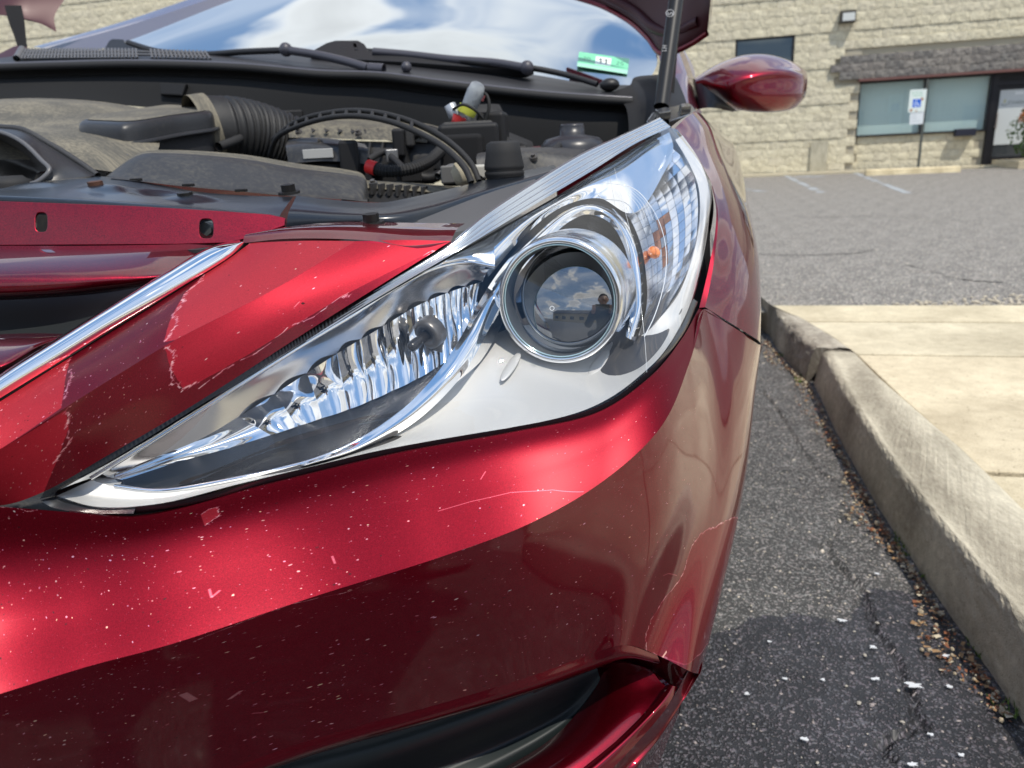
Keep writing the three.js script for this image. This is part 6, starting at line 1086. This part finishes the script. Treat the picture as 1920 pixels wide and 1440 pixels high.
  const c4 = [[1352, 190, 1.70], [1366, 188, 1.64], [1382, 187, 1.62], [1410, 184, 1.61], [1445, 182, 1.615], [1482, 182, 1.64], [1502, 183, 1.675], [1508, 184, 1.72]];
  const c5 = [[1375, 205, 1.72], [1390, 205, 1.66], [1402, 206, 1.645], [1425, 207, 1.64], [1450, 206, 1.645], [1476, 203, 1.665], [1492, 199, 1.695], [1500, 195, 1.73]];
  const c6 = [[1380, 207, 1.76], [1392, 208, 1.72], [1405, 210, 1.715], [1425, 211, 1.71], [1450, 211, 1.715], [1474, 208, 1.72], [1488, 204, 1.74], [1496, 200, 1.76]];
  mesh('mirror_shell', surfM([T.map((p) => [p[0], p[1] + 2, p[2] + .06]), T, c1, c2, c3, c4, c5, c6], 60, 60), paintMat, mir);
  const F0 = [[1299, 147, 1.74], [1304, 149, 1.71], [1322, 163, 1.67], [1345, 180, 1.655], [1375, 203, 1.67], [1382, 208, 1.70]];
  const F1 = [[1302, 175, 1.74], [1310, 176, 1.69], [1325, 182, 1.665], [1343, 192, 1.655], [1366, 205, 1.67], [1376, 209, 1.70]];
  const F2 = [[1307, 206, 1.72], [1314, 204, 1.68], [1328, 202, 1.66], [1343, 203, 1.66], [1362, 207, 1.68], [1374, 210, 1.71]];
  mesh('mirror_foot', surfM([F0, F1, F2], 30, 16), STD({ color: lin(.028, .034, .042), roughness: .45 }), mir);
  mesh('side_indicator', surfM([[[1503, 158, 1.667], [1510, 156, 1.69]], [[1502, 165, 1.668], [1509, 164, 1.69]]], 4, 3), PHY({ color: lin(.6, .3, .05), roughness: .2 }), mir);
  /* door frame and side glass beyond */
  mesh('side_window', surfM([[[1283, 95, 2.1], [1300, 125, 2.05], [1304, 150, 1.98]], [[1268, 100, 2.0], [1278, 130, 1.9], [1290, 150, 1.85]]], 6, 4), PHY({ color: lin(.3, .28, .4), roughness: .1, metalness: .5 }), car);
  mesh('shoulder', surfM([[[1272, 140, 1.85], [1286, 142, 1.83], [1296, 160, 1.80], [1306, 205, 1.62]], [[1292, 135, 2.0], [1302, 145, 1.98], [1308, 165, 1.9], [1314, 205, 1.7]]], 12, 6), paintMat, car);
}

/* ------------------------------------------------ the other half of the car, outside the frame, and what joins the halves */
{
  const XM = -.82, flip = (o) => { const c = o.clone(); c.scale.x = -1; c.position.x = 2 * XM; c.name = o.name; car.add(c); };
  for (const o of [...car.children]) if (['front_bumper', 'headlight', 'fender', 'wheel', 'door_mirror', 'cross_panel', 'grille_bar', 'grille_strip', 'door'].includes(o.name)) flip(o);
  const bridge = (name, firsts, mat, bow, dx = 0) => mesh(name, surfM(firsts.map((p) => { const a = toV(p), b = V(2 * XM - a.x, a.y, a.z); a.x += dx; return [a, V(lerp(a.x, XM, .5), a.y + .006, a.z + bow * .75), V(XM, a.y + .008, a.z + bow), V(lerp(b.x, XM, .5), b.y + .006, b.z + bow * .75), b]; }), 30, 24), mat, car);
  bridge('upper_fascia', [hem, hol, lit, crease].map((r) => r[0]), paintMat, .07);
  bridge('lower_fascia', [lowA, lowB, lowC, lowD].map((r) => r[0]), paintMat, .07);
  bridge('cross_panel', [[-160, 372, .694], [-160, 462, .668]], paintMat, .04);
  bridge('grille_bar', [[-160, 463, .672], [-160, 476, .648], [-160, 512, .610], [-160, 530, .602], [-160, 553, .604], [-160, 566, .625]], paintMat, .05);
  bridge('grille_bar', [[-160, 640, .575], [-160, 655, .545], [-160, 700, .515], [-160, 735, .51], [-160, 745, .53]], paintMat, .06);
  bridge('grille_mesh', [[-160, 540, .68], [-160, 660, .62], [-160, 830, .56]], blackMat, .04);
  bridge('grille_strip', [[-150, 812, .452], [-150, 826, .442], [-150, 842, .444]], chromeMat, .06);
  mesh('lower_valance', surfM([[...lowD.slice(0, 4)].reverse().map((p) => p.clone().add(V(0, -.012, -.05))), [V(-.24, .2, -.42), V(-.32, .2, -.39), V(-.40, .2, -.37), V(-.82, .2, -.34)]].map((r) => r), 20, 6), blackMat, car);
}

/* ------------------------------------------------ what the paint and the lamp mirror: photographer, building across the lot */
function sdfBody(bones, lo, hi, cell, grow = 0, k = 0.03) {
  const c = lo.clone().add(hi).multiplyScalar(.5), half = Math.max(hi.x - lo.x, hi.y - lo.y, hi.z - lo.z) / 2, n = Math.ceil(2 * half / cell);
  const mc = new MarchingCubes(n, new THREE.MeshStandardMaterial(), false, false, 400000); mc.isolation = 0;
  const B = bones.map((b) => ({ a: b[0], d: b[1].clone().sub(b[0]), r0: b[2] + grow, r1: b[3] + grow, L: Math.max(1e-9, b[1].distanceToSquared(b[0])) })), p = V(0, 0, 0);
  for (let z = 0; z < n; z++) for (let y = 0; y < n; y++) for (let x = 0; x < n; x++) {
    p.set(c.x + (x - n / 2) / (n / 2) * half, c.y + (y - n / 2) / (n / 2) * half, c.z + (z - n / 2) / (n / 2) * half);
    let d = 1e3;
    for (const b of B) { const ax = p.x - b.a.x, ay = p.y - b.a.y, az = p.z - b.a.z, t = Math.max(0, Math.min(1, (ax * b.d.x + ay * b.d.y + az * b.d.z) / b.L)), q = Math.hypot(ax - t * b.d.x, ay - t * b.d.y, az - t * b.d.z) - lerp(b.r0, b.r1, t), h = Math.max(0, Math.min(1, .5 + .5 * (d - q) / k)); d = lerp(d, q, h) - k * h * (1 - h); }
    mc.field[x + y * n + z * n * n] = -d;
  }
  mc.update();
  const g = new THREE.BufferGeometry(), m = mc.count;
  const pos = new Float32Array(mc.positionArray.slice(0, m * 3)); for (let i = 0; i < m; i++) { pos[i * 3] = c.x + pos[i * 3] * half; pos[i * 3 + 1] = c.y + pos[i * 3 + 1] * half; pos[i * 3 + 2] = c.z + pos[i * 3 + 2] * half; }
  g.setAttribute('position', new THREE.BufferAttribute(pos, 3)); g.setAttribute('normal', new THREE.BufferAttribute(new Float32Array(mc.normalArray.slice(0, m * 3)), 3)); g.setAttribute('uv', new THREE.BufferAttribute(new Float32Array(m * 2), 2));
  return g;
}
{
  const person = top('person', 'person in dark jacket and trousers crouching to take the picture, phone in both hands', 'person');
  const hipL = V(-.01, .44, .74), hipR = V(.21, .44, .74), kneeL = V(-.13, .52, .36), kneeR = V(.33, .52, .38), ankL = V(-.09, .10, .60), ankR = V(.29, .10, .62), toeL = V(-.12, .045, .42), toeR = V(.33, .045, .44);
  const pel = V(.10, .46, .74), chest = V(.09, .80, .62), neck = V(.08, .98, .54), head = V(.07, 1.14, .49), shL = V(-.09, .92, .57), shR = V(.27, .92, .57), elL = V(-.19, .70, .36), elR = V(.33, .70, .36), wrL = V(-.115, .84, .13), wrR = V(.115, .84, .13);
  const torso = [[pel, chest, .135, .135], [V(.0, .47, .75), V(.2, .47, .75), .11, .11], [V(0, .86, .61), V(.18, .86, .61), .105, .105], [chest, neck, .12, .06], [neck, head, .058, .055]];
  const arms = [[shL, elL, .058, .044], [elL, wrL, .042, .028], [shR, elR, .058, .044], [elR, wrR, .042, .028]];
  const legs = [[hipL, kneeL, .088, .062], [kneeL, ankL, .060, .040], [hipR, kneeR, .088, .062], [kneeR, ankR, .060, .040]];
  const feet = [[ankL, toeL, .042, .036], [ankR, toeR, .042, .036], [ankL, ankL.clone().add(V(0, -.045, .05)), .04, .035], [ankR, ankR.clone().add(V(0, -.045, .05)), .04, .035]];
  const headB = [[head, head.clone().add(V(0, .03, .02)), .088, .092], [head.clone().add(V(0, -.07, -.035)), head.clone().add(V(0, -.02, -.03)), .05, .066], [head.clone().add(V(0, 0, -.1)), head.clone().add(V(0, -.03, -.118)), .010, .014], [head.clone().add(V(-.09, -.01, .01)), head.clone().add(V(-.092, .02, .015)), .014, .018], [head.clone().add(V(.09, -.01, .01)), head.clone().add(V(.092, .02, .015)), .014, .018]];
  const skin = STD({ color: lin(.45, .27, .19), roughness: .55 });
  const hand = (w, s) => { const b = [[w, V(s * .10, .868, .075), .026, .026], [V(s * .10, .895, .06), V(s * .10, .85, .06), .018, .018]]; for (let i = 0; i < 4; i++) { const y = .905 - i * .018, l = [.9, 1, .95, .8][i]; b.push([V(s * .104, y, .06), V(s * .108, y + .004, .03), .0092, .0088], [V(s * .108, y + .004, .03), V(s * .104 - s * .004, y + .004, .006), .0088, .008], [V(s * .100, y + .004, .006), V(s * (.104 - .026 * l), y + .003, .003), .008, .0072]); } b.push([V(s * .095, .86, .075), V(s * .085, .885, .045), .011, .010], [V(s * .085, .885, .045), V(s * .058, .893, .036), .0098, .0085]); return b; };
  const body = mesh('body', merge([sdfBody([...torso, ...arms, ...legs, ...feet], V(-.4, -.02, .02), V(.5, 1.25, .98), .016), sdfBody(headB, V(-.06, 1.0, .33), V(.2, 1.3, .63), .006, 0, .025), sdfBody(hand(wrL, -1), V(-.16, .79, -.02), V(-.04, .95, .16), .0035, 0, .005), sdfBody(hand(wrR, 1), V(.04, .79, -.02), V(.16, .95, .16), .0035, 0, .005)]), skin, person);
  mesh('jacket', sdfBody([...torso.slice(0, 4), ...arms], V(-.4, .3, .05), V(.5, 1.05, .98), .014, .014), STD({ color: lin(.012, .013, .018), roughness: .85 }), person);
  mesh('trousers', sdfBody([...legs, torso[1]], V(-.4, .0, .2), V(.5, .65, .98), .014, .012), STD({ color: lin(.02, .022, .035), roughness: .9 }), person);
  for (const [a, t] of [[ankL, toeL], [ankR, toeR]]) mesh('shoe', sdfBody([[a.clone().setY(.06), t, .05, .042], [a.clone().setY(.05), a.clone().add(V(0, -.05, .06)), .05, .042]], a.clone().add(V(-.12, -.12, -.28)), a.clone().add(V(.12, .1, .16)), .008, .002), STD({ color: lin(.03, .03, .03), roughness: .6 }), person);
  mesh('hair', sdfBody([[head.clone().add(V(0, .045, .03)), head.clone().add(V(0, .01, .05)), .094, .09]], head.clone().add(V(-.13, -.1, -.1)), head.clone().add(V(.13, .17, .17)), .007, .003), STD({ color: lin(.03, .02, .014), roughness: .7 }), person);
  const ph = top('mobile_phone', 'dark phone held sideways in the hands of the crouching person', 'phone');
  mesh('phone_body', box(.163, .078, .0085, .004).translate(0, .888, .016), PHY({ color: lin(.01, .01, .012), roughness: .3, clearcoat: .5 }), ph);
  mesh('phone_screen', box(.152, .07, .001, .0004).translate(0, .888, .0208), PHY({ color: lin(.02, .02, .02), roughness: .05 }), ph);
}
{
  const b = top('low_building', 'long low tan building with a dark roof across the lot behind the photographer', 'building');
  const wm = STD({ map: blockMap([186, 168, 132], 40, 501), roughness: .95 }), rm = STD({ color: lin(.05, .045, .045), roughness: .8 });
  mesh('wall', new THREE.BoxGeometry(60, 4.2, 10).translate(6, 2.1, 33), wm, b);
  const s = new THREE.Shape(); s.moveTo(-5.8, 0); s.lineTo(5.8, 0); s.lineTo(0, 2.4); s.closePath();
  const rg = new THREE.ExtrudeGeometry(s, { depth: 61, bevelEnabled: false }); rg.rotateY(Math.PI / 2); rg.translate(-24.5, 4.2, 33); mesh('roof', rg, rm, b);
  const gl = PHY({ color: lin(.03, .035, .04), roughness: .05 });
  for (let i = 0; i < 12; i++) mesh('window', new THREE.BoxGeometry(2.2, 1.5, .1).translate(-21 + i * 4.8, 2.0, 27.97), gl, b);
}
renderer.render(scene, camera);
